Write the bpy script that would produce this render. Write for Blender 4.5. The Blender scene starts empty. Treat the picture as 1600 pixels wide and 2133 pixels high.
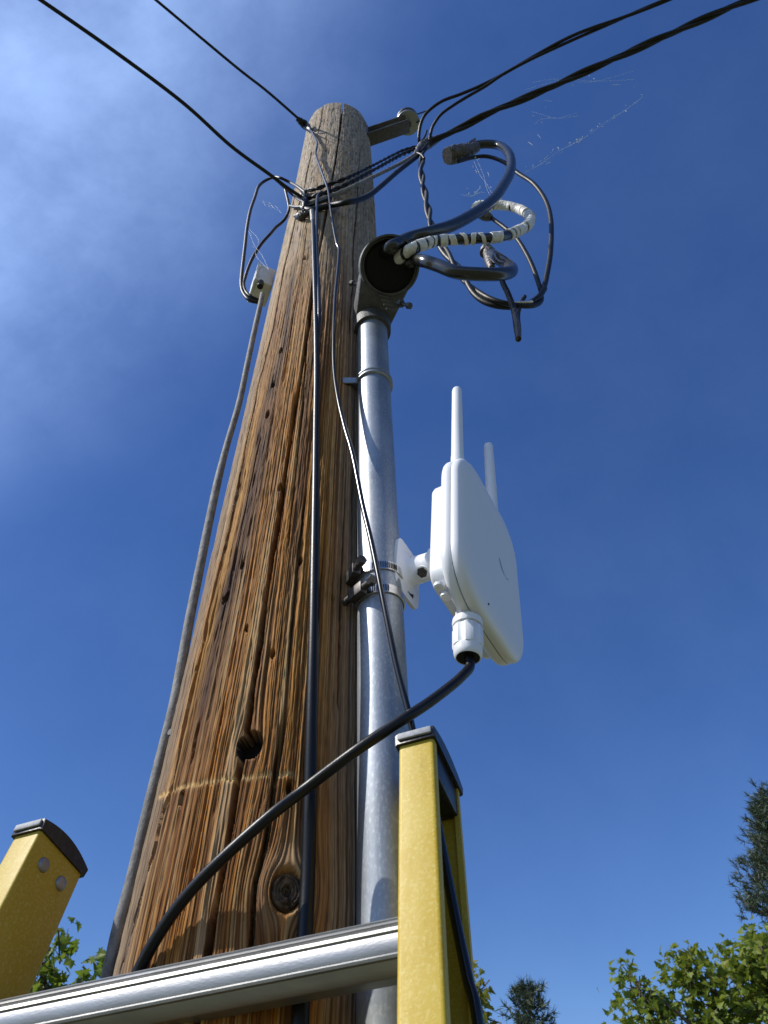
import bpy, bmesh, math, random
import numpy as np
from mathutils import Vector, Matrix

rng = np.random.default_rng(7)
random.seed(7)
H = 4.6                                   # camera height above the ground: the photographer stands on the ladder
CAM = np.array([0., 0., H])

# ------------------------------------------------------------------ camera
F, CX, CY = 1480., 800., 1066.5           # focal length and centre, in photograph pixels (1600 x 2133)
PITCH = math.radians(47.0)
_s = -.038
_c = math.sqrt(1 - _s * _s)
_r0 = np.array([1, 0, 0.])
_u0 = np.array([0, -math.sin(PITCH), math.cos(PITCH)])
FW = np.array([0, math.cos(PITCH), math.sin(PITCH)])
RT = _c * _r0 + _s * _u0
UP = _c * _u0 - _s * _r0
sc = bpy.context.scene
col = sc.collection
cd = bpy.data.cameras.new('camera')
cam = bpy.data.objects.new('camera', cd)
col.objects.link(cam)
cam.matrix_world = Matrix(((RT[0], UP[0], -FW[0], CAM[0]), (RT[1], UP[1], -FW[1], CAM[1]),
                           (RT[2], UP[2], -FW[2], CAM[2]), (0, 0, 0, 1)))
cd.sensor_fit = 'HORIZONTAL'
cd.sensor_width = 36.0
cd.lens = 36.0 * F / 1600.
cd.clip_start = .02
cd.clip_end = 3000
cd.dof.use_dof = True
cd.dof.focus_distance = 0.85
cd.dof.aperture_fstop = 26.0
sc.camera = cam

# ------------------------------------------------------------------ sky, sun, exposure
SUN_AZ, SUN_EL = math.radians(72), math.radians(47)      # azimuth from straight behind the camera towards the left
SUN = np.array([-math.sin(SUN_AZ) * math.cos(SUN_EL), -math.cos(SUN_AZ) * math.cos(SUN_EL), math.sin(SUN_EL)])
w = bpy.data.worlds.new('World')
sc.world = w
w.use_nodes = True
nt = w.node_tree
nt.nodes.clear()
sky = nt.nodes.new('ShaderNodeTexSky')
sky.sky_type = 'NISHITA'
sky.sun_disc = False
sky.sun_elevation = SUN_EL
sky.sun_rotation = math.atan2(SUN[0], SUN[1])
sky.altitude = 600
sky.air_density = 1.0
sky.dust_density = .5
sky.ozone_density = 3.0
bg = nt.nodes.new('ShaderNodeBackground')
bg.inputs['Strength'].default_value = .128
wo = nt.nodes.new('ShaderNodeOutputWorld')
hs = nt.nodes.new('ShaderNodeHueSaturation')
hs.inputs['Saturation'].default_value = 1.28
hs.inputs['Hue'].default_value = .514
nt.links.new(sky.outputs[0], hs.inputs['Color'])
# thin cirrus: faint wisps over the whole sky, brighter where it scatters the sun forward
tcw = nt.nodes.new('ShaderNodeTexCoord')
dt = nt.nodes.new('ShaderNodeVectorMath')
dt.operation = 'DOT_PRODUCT'
dt.inputs[1].default_value = tuple(SUN)
nt.links.new(tcw.outputs['Generated'], dt.inputs[0])
fwd = nt.nodes.new('ShaderNodeMapRange')
fwd.interpolation_type = 'SMOOTHSTEP'
fwd.inputs[1].default_value = math.cos(math.radians(52))
fwd.inputs[2].default_value = math.cos(math.radians(20))
fwd.inputs[3].default_value = .06
nt.links.new(dt.outputs['Value'], fwd.inputs[0])
mpw = nt.nodes.new('ShaderNodeMapping')
mpw.inputs['Scale'].default_value = (2.2, 2.6, 2.0)
mpw.inputs['Rotation'].default_value = (.3, .2, .7)
nt.links.new(tcw.outputs['Generated'], mpw.inputs['Vector'])
cn = nt.nodes.new('ShaderNodeTexNoise')
cn.inputs['Scale'].default_value = 2.6
cn.inputs['Detail'].default_value = 7
cn.inputs['Roughness'].default_value = .62
cn.inputs['Distortion'].default_value = .1
nt.links.new(mpw.outputs[0], cn.inputs['Vector'])
cm = nt.nodes.new('ShaderNodeMapRange')
cm.inputs[1].default_value = .34
cm.inputs[2].default_value = .68
cm.inputs[3].default_value = .52
nt.links.new(cn.outputs['Fac'], cm.inputs[0])
ml = nt.nodes.new('ShaderNodeMath')
ml.operation = 'MULTIPLY'
nt.links.new(fwd.outputs[0], ml.inputs[0])
nt.links.new(cm.outputs[0], ml.inputs[1])
cv = nt.nodes.new('ShaderNodeVectorMath')
cv.operation = 'SCALE'
cv.inputs[0].default_value = (2.9, 4.0, 5.7)
nt.links.new(ml.outputs[0], cv.inputs['Scale'])
ad = nt.nodes.new('ShaderNodeVectorMath')
ad.operation = 'ADD'
nt.links.new(hs.outputs[0], ad.inputs[0])
nt.links.new(cv.outputs[0], ad.inputs[1])
nt.links.new(ad.outputs[0], bg.inputs['Color'])
nt.links.new(bg.outputs[0], wo.inputs['Surface'])
sl = bpy.data.lights.new('sun', 'SUN')
sl.energy = 5.0
sl.angle = math.radians(.53)
sl.color = (1, .955, .87)
so = bpy.data.objects.new('sun', sl)
so.rotation_euler = Vector(SUN).to_track_quat('Z', 'Y').to_euler()
so.location = (0, 0, 30)
col.objects.link(so)
sc.view_settings.view_transform = 'Standard'
sc.view_settings.look = 'None'
sc.view_settings.gamma = 1
sc.view_settings.use_curve_mapping = False
sc.view_settings.exposure = 0.0
sc.cycles.max_bounces = 8


# ------------------------------------------------------------------ helpers
def ray(x, y):
    return RT * (x - CX) / F + UP * (CY - y) / F + FW


def at(x, y, Y=None, z=None):
    """the point seen at pixel x, y that stands Y metres ahead, or z metres above the camera"""
    d = ray(x, y)
    return CAM + d * (Y / d[1] if Y is not None else z / d[2])


def proj(P):
    q = np.asarray(P) - CAM
    zz = q @ FW
    return CX + F * (q @ RT) / zz, CY - F * (q @ UP) / zz, zz


PY = .73


def pole_x(z):
    zc = np.clip(z, -.4, 3.2)
    return -.1257 + .0158 * zc - .0038 * zc * zc


def pole_r(z):
    return .1272 - .006 * np.clip(z, -4.6, 3.2)


def onpole(x, y, off=0.0):
    """the point of the pole's surface seen at a pixel, 'off' metres proud of it"""
    d = ray(x, y)
    z = .62 * d[2] / d[1]
    p = None
    for _ in range(12):
        cx, r = pole_x(z), pole_r(z) + off
        a = d[0] ** 2 + d[1] ** 2
        b = -2 * (d[0] * cx + d[1] * PY)
        c = cx * cx + PY * PY - r * r
        D = b * b - 4 * a * c
        t = (-b - math.sqrt(D)) / (2 * a) if D > 0 else -b / (2 * a)
        p = d * t
        z = p[2]
    return CAM + p


def pole_sz(x, y):
    """surface coordinates (angle from -Y towards +X, height above camera) seen at a pixel"""
    p = onpole(x, y) - CAM
    return math.atan2(p[0] - pole_x(p[2]), -(p[1] - PY)), p[2]


def tag(o, label=None, cat=None, group=None, kind=None):
    if label: o['label'] = label
    if cat: o['category'] = cat
    if group: o['group'] = group
    if kind: o['kind'] = kind
    return o


def empty(name, loc=(0, 0, 0), rot=None):
    o = bpy.data.objects.new(name, None)
    o.empty_display_size = .05
    if rot is not None:
        o.matrix_world = Matrix.Translation(Vector(loc)) @ rot.to_4x4()
    else:
        o.location = loc
    col.objects.link(o)
    return o


def mesh_obj(name, V, Fc, mat, parent=None, smooth=True):
    """V in world space (or in the parent's space when the parent has its own rotation: local=True via parent_local)"""
    me = bpy.data.meshes.new(name)
    me.from_pydata([tuple(v) for v in V], [], Fc)
    if smooth:
        me.polygons.foreach_set('use_smooth', [True] * len(me.polygons))
    me.materials.append(mat)
    me.update()
    o = bpy.data.objects.new(name, me)
    col.objects.link(o)
    if parent is not None:
        o.parent = parent
    return o


def sharpen(o, deg=35):
    me = o.data
    bm = bmesh.new()
    bm.from_mesh(me)
    for e in bm.edges:
        if len(e.link_faces) == 2 and e.calc_face_angle(0) > math.radians(deg):
            e.smooth = False
    bmesh.ops.recalc_face_normals(bm, faces=bm.faces)
    bm.to_mesh(me)
    bm.free()
    return o


class MB:
    """collects geometry; build() makes ONE mesh object. Coordinates relative to a thing's origin/rotation (M, O)."""
    def __init__(s): s.v = []; s.f = []

    def add(s, V, Fc):
        n = len(s.v)
        s.v += [tuple(map(float, v)) for v in V]
        s.f += [tuple(i + n for i in f) for f in Fc]
        return s

    def loft(s, rings, cap0=True, cap1=True):
        n = len(rings[0])
        V = [p for r in rings for p in r]
        Fc = []
        for k in range(len(rings) - 1):
            for i in range(n):
                j = (i + 1) % n
                Fc.append((k * n + i, k * n + j, (k + 1) * n + j, (k + 1) * n + i))
        if cap0: Fc.append(tuple(range(n - 1, -1, -1)))
        if cap1: Fc.append(tuple((len(rings) - 1) * n + i for i in range(n)))
        return s.add(V, Fc)

    def cyl(s, a, b, r0, r1=None, n=16, bev=0.0):
        a, b = np.array(a, float), np.array(b, float)
        r1 = r0 if r1 is None else r1
        ax = (b - a) / np.linalg.norm(b - a)
        h = np.array([0, 0, 1.]) if abs(ax[2]) < .9 else np.array([1., 0, 0])
        e1 = np.cross(ax, h); e1 /= np.linalg.norm(e1)
        e2 = np.cross(ax, e1)
        an = np.arange(n) * 2 * math.pi / n
        ring = lambda c, r: [c + r * (e1 * math.cos(t) + e2 * math.sin(t)) for t in an]
        rs = [ring(a, r0), ring(b, r1)] if not bev else [ring(a, r0 - bev), ring(a + ax * bev, r0), ring(b - ax * bev, r1), ring(b, r1 - bev)]
        return s.loft(rs)

    def box(s, c, h, M=None, bev=0.0):
        c = np.array(c, float)
        M = np.eye(3) if M is None else M
        bm = bmesh.new()
        bmesh.ops.create_cube(bm, size=2)
        for v in bm.verts: v.co = Vector((v.co.x * h[0], v.co.y * h[1], v.co.z * h[2]))
        if bev: bmesh.ops.bevel(bm, geom=bm.edges[:], offset=bev, segments=2, affect='EDGES', profile=.5)
        bm.verts.index_update()
        V = [c + M @ np.array(v.co) for v in bm.verts]
        Fc = [tuple(v.index for v in f.verts) for f in bm.faces]
        bm.free()
        return s.add(V, Fc)

    def build(s, name, mat, parent=None, smooth=True, deg=35):
        o = mesh_obj(name, s.v, s.f, mat, parent, smooth)
        return sharpen(o, deg) if smooth else sharpen(o, 0.5)


def spline(P, n=8):
    """Catmull-Rom through P; any extra columns (radius) are carried along"""
    P = np.asarray(P, float)
    Q = np.vstack([2 * P[0] - P[1], P, 2 * P[-1] - P[-2]])
    out = []
    for i in range(1, len(Q) - 2):
        p0, p1, p2, p3 = Q[i - 1], Q[i], Q[i + 1], Q[i + 2]
        for t in np.linspace(0, 1, n, endpoint=False):
            out.append(.5 * (2 * p1 + (p2 - p0) * t + (2 * p0 - 5 * p1 + 4 * p2 - p3) * t * t + (3 * p1 - p0 - 3 * p2 + p3) * t ** 3))
    out.append(Q[-2])
    return np.array(out)


def frames(P):
    T = np.gradient(P, axis=0)
    T /= np.linalg.norm(T, axis=1)[:, None] + 1e-12
    h = np.array([0, 0, 1.]) if abs(T[0][2]) < .9 else np.array([1., 0, 0])
    N = [np.cross(T[0], h)]
    N[0] /= np.linalg.norm(N[0])
    for i in range(1, len(P)):
        v = N[-1] - T[i] * (N[-1] @ T[i])
        N.append(v / np.linalg.norm(v))
    N = np.array(N)
    return T, N, np.cross(T, N)


def tube_geo(P, R, n=10, flat=1.0, twist=0.0, sub=8, raw=False):
    P = np.asarray(P, float)
    R = np.full(len(P), R) if np.isscalar(R) else np.asarray(R, float)
    PR = np.column_stack([P, R])
    if not raw: PR = spline(PR, sub)
    P, R = PR[:, :3], PR[:, 3]
    T, N, B = frames(P)
    L = np.concatenate([[0], np.cumsum(np.linalg.norm(np.diff(P, axis=0), axis=1))])
    an = np.arange(n) * 2 * math.pi / n
    rings = []
    for i in range(len(P)):
        tw = twist * L[i]
        rings.append([P[i] + R[i] * (math.cos(a + tw) * N[i] + math.sin(a + tw) * B[i]) * (1) if flat == 1.0 else
                      P[i] + R[i] * (math.cos(tw) * (math.cos(a) * N[i] + flat * math.sin(a) * B[i]) + math.sin(tw) * (math.cos(a) * B[i] - flat * math.sin(a) * N[i])) for a in an])
    return rings


def tube(name, P, R, mat, parent=None, n=10, **k):
    return MB().loft(tube_geo(P, R, n, **k)).build(name, mat, parent, deg=60)


def helix(P, rad, pitch, phase, sub=10):
    S = spline(P, sub)
    T, N, B = frames(S)
    L = np.concatenate([[0], np.cumsum(np.linalg.norm(np.diff(S, axis=0), axis=1))])
    ph = phase + 2 * math.pi * L / pitch
    return S + rad * (np.cos(ph)[:, None] * N + np.sin(ph)[:, None] * B)


def drop_down(p):
    """carry a cable on down to the ground below the picture"""
    return np.array([[p[0], p[1], p[2] - d] for d in (.12, .3, .6, 1.2, 2.2, p[2] - .9, p[2] - .05)])


# value noise on numpy arrays
_tab = rng.random((256, 256))


def vn(x, y, seed=0):
    x = np.asarray(x, float) + seed * 17.31
    y = np.asarray(y, float) + seed * 9.77
    xi, yi = np.floor(x).astype(int), np.floor(y).astype(int)
    fx, fy = x - xi, y - yi
    fx, fy = fx * fx * (3 - 2 * fx), fy * fy * (3 - 2 * fy)
    g = lambda a, b: _tab[a & 255, b & 255]
    return (g(xi, yi) * (1 - fx) + g(xi + 1, yi) * fx) * (1 - fy) + (g(xi, yi + 1) * (1 - fx) + g(xi + 1, yi + 1) * fx) * fy


def sstep(a, b, x):
    t = np.clip((x - a) / (b - a), 0, 1)
    return t * t * (3 - 2 * t)


# ------------------------------------------------------------------ materials
def mat(name, color, rough=.6, metal=0.0, spec=.5, noise=None, bump=None, attr=None, coat=0.0, rvar=0.0, transl=0.0):
    """noise=(scale, stretch xyz, amount, second colour); bump=(scale, strength, stretch)"""
    m = bpy.data.materials.new(name)
    m.use_nodes = True
    nt = m.node_tree
    b = nt.nodes['Principled BSDF']
    b.inputs['Base Color'].default_value = (*color, 1)
    b.inputs['Roughness'].default_value = rough
    b.inputs['Metallic'].default_value = metal
    b.inputs['Specular IOR Level'].default_value = spec
    b.inputs['Coat Weight'].default_value = coat
    lk = nt.links.new
    tc = nt.nodes.new('ShaderNodeTexCoord')

    def tex(scale, stretch, detail=5, rgh=.6):
        mp = nt.nodes.new('ShaderNodeMapping')
        mp.inputs['Scale'].default_value = stretch
        lk(tc.outputs['Object'], mp.inputs['Vector'])
        t = nt.nodes.new('ShaderNodeTexNoise')
        t.inputs['Scale'].default_value = scale
        t.inputs['Detail'].default_value = detail
        t.inputs['Roughness'].default_value = rgh
        lk(mp.outputs[0], t.inputs['Vector'])
        return t
    csrc = None
    if attr:
        a = nt.nodes.new('ShaderNodeAttribute')
        a.attribute_name = attr
        csrc = a.outputs['Color']
        lk(csrc, b.inputs['Base Color'])
    if noise:
        for sc_, st_, amt, c2, lo, hi in (noise if isinstance(noise, list) else [noise]):
            t = tex(sc_, st_)
            cr = nt.nodes.new('ShaderNodeMapRange')
            cr.inputs[1].default_value = lo
            cr.inputs[2].default_value = hi
            cr.inputs[4].default_value = amt
            lk(t.outputs['Fac'], cr.inputs[0])
            mx = nt.nodes.new('ShaderNodeMix')
            mx.data_type = 'RGBA'
            lk(cr.outputs[0], mx.inputs[0])
            if csrc is None: mx.inputs[6].default_value = (*color, 1)
            else: lk(csrc, mx.inputs[6])
            mx.inputs[7].default_value = (*c2, 1)
            csrc = mx.outputs[2]
            lk(csrc, b.inputs['Base Color'])
            if rvar:
                ad = nt.nodes.new('ShaderNodeMapRange')
                ad.inputs[3].default_value = rough - rvar
                ad.inputs[4].default_value = rough + rvar
                lk(t.outputs['Fac'], ad.inputs[0])
                lk(ad.outputs[0], b.inputs['Roughness'])
    if bump:
        t = tex(bump[0], bump[2], 6, .65)
        bp = nt.nodes.new('ShaderNodeBump')
        bp.inputs['Strength'].default_value = bump[1]
        bp.inputs['Distance'].default_value = .002
        lk(t.outputs['Fac'], bp.inputs['Height'])
        lk(bp.outputs[0], b.inputs['Normal'])
    if transl:
        tr = nt.nodes.new('ShaderNodeBsdfTranslucent')
        tr.inputs['Color'].default_value = (color[0] * 1.3, color[1] * 1.3, color[2] * .6, 1)
        if csrc is not None: lk(csrc, tr.inputs['Color'])
        ms = nt.nodes.new('ShaderNodeMixShader')
        ms.inputs[0].default_value = transl
        lk(b.outputs[0], ms.inputs[1])
        lk(tr.outputs[0], ms.inputs[2])
        lk(ms.outputs[0], nt.nodes['Material Output'].inputs['Surface'])
    return m


M = {}
M['wood'] = mat('weathered_wood', (.3, .2, .1), .82, spec=.25, attr='col', bump=(260, .35, (1, 1, .06)))
M['knot'] = mat('knot_wood', (.16, .11, .075), .85, spec=.2, noise=(160, (1, 1, 1), .8, (.05, .035, .028), .4, .62), bump=(220, .8, (1, 1, 1)))
M['galv'] = mat('galvanised_steel', (.30, .325, .355), .50, .70, noise=[(38, (1, 1, .12), .6, (.22, .245, .28), .42, .62), (420, (1, 1, .5), .5, (.55, .575, .60), .5, .7), (14, (1, 1, .6), .4, (.5, .52, .53), .5, .66)], bump=(300, .05, (1, 1, .3)), rvar=.1)
M['cast'] = mat('cast_aluminium', (.10, .10, .104), .55, .4, noise=(90, (1, 1, 1), .6, (.05, .05, .054), .4, .65), bump=(260, .6, (1, 1, 1)))
M['steel'] = mat('stainless_steel', (.62, .6, .58), .28, .95, noise=(120, (1, 1, 1), .5, (.35, .33, .32), .45, .65))
M['rust'] = mat('dull_zinc', (.085, .080, .078), .5, .5, noise=(200, (1, 1, 1), .7, (.04, .032, .028), .4, .6))
M['alu'] = mat('brushed_aluminium', (.34, .34, .34), .48, 1.0, noise=(60, (.05, 1, 1), .5, (.24, .24, .24), .42, .65), bump=(700, .12, (.03, 1, 1)), rvar=.08)
M['black'] = mat('black_plastic_jacket', (.006, .006, .007), .36, spec=.3, noise=(60, (1, 1, 1), .2, (.02, .02, .021), .5, .7), bump=(500, .1, (1, 1, 1)))
M['wireblk'] = mat('aged_black_jacket', (.010, .009, .009), .45, spec=.28, noise=(110, (1, 1, 1), .5, (.028, .026, .024), .5, .68), bump=(300, .25, (1, 1, 1)))
M['flat'] = mat('grey_black_drop_cable', (.008, .008, .008), .24, spec=.5, noise=(40, (1, 1, .2), .4, (.03, .03, .032), .5, .7))
M['lead'] = mat('thick_lead_jacket', (.013, .013, .014), .24, spec=.6, noise=(45, (1, 1, 1), .45, (.03, .03, .03), .45, .7), bump=(120, .02, (1, 1, 1)), rvar=.05)
M['tapew'] = mat('white_tape', (.72, .71, .67), .5, noise=(140, (1, 1, 1), .6, (.42, .41, .38), .45, .65), bump=(200, .5, (1, 1, 1)))
M['tapeb'] = mat('dark_tape', (.06, .055, .055), .42, noise=(90, (1, 1, 1), .6, (.16, .13, .12), .45, .65), bump=(160, .7, (1, 1, .3)))
M['greyc'] = mat('weathered_grey_cable', (.22, .21, .20), .75, noise=[(120, (1, 1, .5), .8, (.10, .095, .09), .42, .6), (400, (1, 1, 1), .4, (.36, .36, .33), .55, .7)], bump=(300, .5, (1, 1, .5)))
M['white'] = mat('white_plastic', (.74, .75, .78), .42, spec=.5, noise=(600, (1, 1, 1), .06, (.7, .7, .72), .4, .6), bump=(900, .03, (1, 1, 1)))
M['mark'] = mat('grey_print', (.36, .38, .42), .45)
M['paintbox'] = mat('pale_box_plastic', (.62, .63, .62), .5, noise=(60, (1, 1, 1), .5, (.45, .45, .43), .45, .65))
M['yellow'] = mat('yellow_fibreglass', (.47, .32, .016), .5, spec=.4, noise=[(40, (1, 1, .4), .3, (.56, .43, .07), .45, .66), (420, (1, 1, 1.1), .38, (.66, .56, .20), .50, .66), (16, (1, 1, .5), .35, (.42, .27, .015), .50, .66), (130, (1, 1, .2), .35, (.22, .15, .03), .64, .76)], bump=(520, .10, (1, 1, 1.4)), rvar=.1)
M['cap'] = mat('black_end_cap', (.010, .010, .011), .36, spec=.4, noise=(150, (1, 1, 1), .4, (.06, .06, .062), .5, .7), bump=(300, .15, (1, 1, 1)))
M['hole'] = mat('dark_recess_plastic', (.006, .006, .007), .6, spec=.2)
M['silk'] = mat('spider_silk', (.85, .87, .9), .5, transl=.3)
M['bark'] = mat('tree_bark', (.12, .09, .065), .9, noise=(14, (1, 1, .2), .7, (.05, .04, .03), .4, .62), bump=(30, .9, (1, 1, .25)))
M['ground'] = mat('dry_lawn', (.11, .115, .05), .95, noise=[(.35, (1, 1, 1), .6, (.20, .17, .10), .42, .62), (6, (1, 1, 1), .5, (.06, .075, .03), .42, .6)], bump=(20, .6, (1, 1, 1)))


# ------------------------------------------------------------------ ground
g = MB().add([(-900, -900, 0), (900, -900, 0), (900, 900, 0), (-900, 900, 0)], [(0, 1, 2, 3)]).build('ground', M['ground'], smooth=False)
tag(g, 'dry mown lawn around the foot of the pole', 'ground', kind='structure')

# ------------------------------------------------------------------ utility pole
POLE_TOP = at(712, 207, Y=.625)[2] - H
cracks = [   # (points in the photograph, half width m, depth m)
    ([(675, 212), (668, 257), (660, 285)], .0030, .008),
    ([(650, 314), (640, 360), (633, 395), (622, 432), (616, 458), (606, 502), (601, 525), (592, 560), (585, 604), (578, 639), (571, 680), (538, 805), (519, 899), (497, 1017), (479, 1102),
      (451, 1211), (437, 1275), (412, 1395), (394, 1467), (361, 1631), (340, 1696), (318, 1787), (289, 1884), (258, 1997), (240, 2060)], .0027, .013),
    ([(716, 205), (707, 280), (698, 340), (689, 385), (680, 437), (672, 481), (665, 516), (651, 595), (643, 680), (622, 805), (607, 899), (591, 1008), (582, 1070), (566, 1164), (554, 1242),
      (542, 1341), (528, 1424), (519, 1482), (513, 1511), (510, 1550), (504, 1576), (492, 1631), (481, 1703), (470, 1765), (455, 1848), (441, 1921), (430, 1993), (410, 2120)], .0030, .015),
    ([(600, 1470), (588, 1530), (582, 1560), (573, 1612), (564, 1685), (550, 1765), (532, 1835), (527, 1880), (522, 1957), (512, 2100)], .0024, .010),
    ([(597, 1885), (591, 1900), (586, 1945), (580, 2010)], .0018, .006),
    ([(749, 313), (746, 385), (743, 445), (738, 500), (735, 580), (728, 700)], .0020, .010),
    ([(722, 1010), (713, 1142), (710, 1300), (706, 1500)], .0014, .006),
    ([(423, 1484), (417, 1500), (408, 1533), (403, 1562), (398, 1600)], .0020, .010),
    ([(640, 470), (628, 560), (606, 690), (590, 800)], .0011, .004),
    ([(545, 900), (520, 1020), (490, 1170), (470, 1270)], .0012, .004),
    ([(640, 700), (630, 850), (612, 1010), (600, 1150)], .0011, .004),
    ([(470, 1450), (452, 1540), (430, 1660), (405, 1790), (372, 1930)], .0012, .005),
    ([(640, 1010), (622, 1150), (610, 1290), (598, 1430)], .0012, .004),
    ([(345, 1650), (325, 1750), (300, 1860), (276, 1960)], .0016, .006),
]
holes = [(519, 1551, .0130, .022), (513, 1308, .0022, .01), (568, 1360, .0028, .01), (377, 1663, .0030, .014), (602, 1641, .0030, .012), (504, 1177, .0030, .012),
         (626, 1167, .0030, .01), (474, 1242, .0034, .009), (466, 1252, .0030, .008), (585, 731, .0040, .006), (569, 802, .0040, .005), (557, 864, .0040, .004), (584, 1014, .0034, .012),
         (694, 1245, .0022, .01), (555, 712, .0024, .008), (680, 313, .0045, .012), (411, 1391, .0026, .012), (635, 538, .003, .008)]
KN = (597, 1857)
scar = [(330, 1659), (350, 1651), (383, 1640), (434, 1627), (488, 1620), (528, 1616), (579, 1612), (622, 1617)]
streak = [(590, 700), (585, 730), (566, 805), (551, 868), (541, 946), (526, 1024), (510, 1086), (491, 1180), (474, 1242), (455, 1330), (430, 1450), (400, 1600)]


def build_pole():
    th0 = math.atan2(.1257, PY)                       # middle of the side that faces the camera
    front = th0 + np.radians(np.linspace(-98, 98, 940))
    back = th0 + np.radians(np.linspace(100, 260, 62))[1:-1]
    th = np.concatenate([front, back])
    zs = np.concatenate([np.linspace(-H - .3, -.15, 24)[:-1], np.linspace(-.15, .05, 20)[:-1], np.linspace(.05, .62, 250)[:-1], np.linspace(.62, 1.3, 170)[:-1],
                         np.linspace(1.3, POLE_TOP, 190)])
    TH, Z = np.meshgrid(th, zs)
    Rr = pole_r(Z)
    S = (TH - th0) * .122
    # grain flows round the knot and the bored hole
    psi = S.copy()
    kt, kz = pole_sz(*KN)
    ks = (kt - th0) * .122
    ka = .0125
    du, dv = S - ks, (Z - kz) * .74
    rk = np.sqrt(du * du + dv * dv) + 1e-6
    psi -= du * np.clip(ka * ka * 1.6 / (rk * rk + ka * ka * .8), 0, .97)
    ht, hz = pole_sz(519, 1551)
    hs = (ht - th0) * .122
    duh, dvh = S - hs, (Z - hz) * .4
    rh = np.sqrt(duh * duh + dvh * dvh) + 1e-6
    psi -= duh * np.clip(.011 ** 2 / (rh * rh + .011 ** 2 * .6), 0, .9) * .55
    psi = psi + .003 * (vn(Z * .8, S * 6, 3) - .5) + .0005 * (vn(Z * 5, S * 25, 4) - .5)
    D = .0024 * (vn(psi / .03, Z / .9, 5) - .5) + .0006 * (vn(psi / .008, Z / .45, 6) - .5)
    wig = psi + .0007 * (vn(Z * 30, psi / .01, 22) - .5)
    lines = .65 * vn(wig / .00085, Z / .30, 7) + .35 * vn(wig / .0021, Z / .5, 24)
    lines = np.clip((lines - .5) * 1.5 + .5, 0, 1)
    fine = .6 * vn(psi / .0007, Z / .022, 8) + .4 * vn(psi / .0011, Z / .008, 48)
    blot = vn(S / .012, Z / .03, 9)
    lowz = sstep(1.75, .7, Z)
    dk = sstep(.40, .16, .7 * vn(wig / .0013, Z / .45, 46) + .3 * vn(wig / .0007, Z / .06, 47))
    D += (.0011 * (lines - .5) + .0010 * (fine - .5)) * (.5 + .7 * lowz) - .0007 * dk * (.4 + .6 * lowz)
    D += .0011 * (blot - .5) * sstep(.5, 1.6, Z)
    chip = vn(psi / .004, Z / .05, 21)
    D += -.0012 * sstep(.68, .85, chip)
    crack_d = np.zeros_like(D)
    for k, (pts, hw, dep) in enumerate(cracks):
        q = np.array([pole_sz(*p) for p in pts])
        o = np.argsort(q[:, 1])
        q = q[o]
        sc_ = np.interp(zs, q[:, 1], (q[:, 0] - th0) * .122)
        sc_ = sc_ + .0020 * (vn(zs * 9, zs * 0 + k, 11) - .5) + .0009 * (vn(zs * 40, zs * 0 + k, 12) - .5)
        wv = hw * (.70 + .45 * vn(zs * 12, zs * 0 + k, 13) + .3 * vn(zs * 70, zs * 0 + k, 23))
        ends = sstep(q[0, 1], q[0, 1] + .06, zs) * (sstep(q[-1, 1], q[-1, 1] - .06, zs) if q[-1, 1] < POLE_TOP - .06 else 1) if k != 2 else np.ones_like(zs)
        dist = np.abs(S - sc_[:, None])
        c = sstep(1.0, .80, dist / wv[:, None]) * ends[:, None] * dep * 2.2
        crack_d = np.maximum(crack_d, c)
        
    crack_d *= sstep(.010, .016, np.sqrt(duh ** 2 + (Z - hz) ** 2))
    D -= crack_d
    for (x, y, r, dep) in holes:
        t_, z_ = pole_sz(x, y)
        s_ = (t_ - th0) * .122
        rr = np.sqrt(((S - s_)) ** 2 + ((Z - z_) * (.92 if r > .01 else .42)) ** 2) * (1 + .25 * (vn(np.arctan2(Z - z_, S - s_) * 1.6, S * 0, int(x)) - .5))
        if r > .01:
            hm = sstep(r * .96, r * .90, rr)
            D = D * (1 - hm) - dep * hm
            hole_shade = sstep(r * 1.02, r * .95, rr)
        else:
            D -= dep * 1.3 * sstep(r * .95, r * .87, rr)
        
    # hollow torn out above the bored hole
    t_, z_ = pole_sz(508, 1505)
    s_ = (t_ - th0) * .122
    D -= .004 * np.exp(-((S - s_) / .009) ** 2 - ((Z - z_) / .022) ** 2)
    # knot: swelling round it, seat for the knot plug
    D += .0035 * np.exp(-((rk - ka * 1.1) / (ka * .8)) ** 2)
    D -= .010 * sstep(ka * 1.08, ka * .85, rk)
    # horizontal saw scar
    q = np.array([pole_sz(*p) for p in scar])
    zsc = np.interp(TH[0], q[:, 0], q[:, 1]) + .004 * (vn(TH[0] * 14, TH[0] * 0, 45) - .5) + .0022 * (vn(TH[0] * 40, TH[0] * 0, 15) - .5)
    inside = sstep(q[0, 0], q[0, 0] + .03, TH[0]) * sstep(q[-1, 0], q[-1, 0] - .1, TH[0])
    dz = Z - zsc[None]
    scm = np.exp(-(dz / .0020) ** 2) * inside[None] * (.45 + .9 * vn(S / .006, Z * 0, 16))
    D -= .0016 * scm * sstep(.25, .6, vn(S / .004, Z / .003, 44))
    # top: worn, domed edge
    top = np.clip((Z - (POLE_TOP - .07)) / .07, 0, 1)
    edge = (.018 + .03 * vn(TH * 1.3, TH * 0, 18)) * top ** 2.2
    Rt = Rr + D - edge
    Zt = Z + (-.02 * sstep(.25, -.9, TH - th0) + .006 * (vn(TH * 5, TH * 0, 19) - .5)) * top
    X = pole_x(Z) + Rt * np.sin(TH)
    Y = PY - Rt * np.cos(TH)
    nr, nc = TH.shape
    V = np.stack([X, Y, Zt + H], -1).reshape(-1, 3)
    V = np.vstack([V, [[pole_x(POLE_TOP), PY, POLE_TOP + H + .012], [pole_x(-H), PY, -.3]]])
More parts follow.
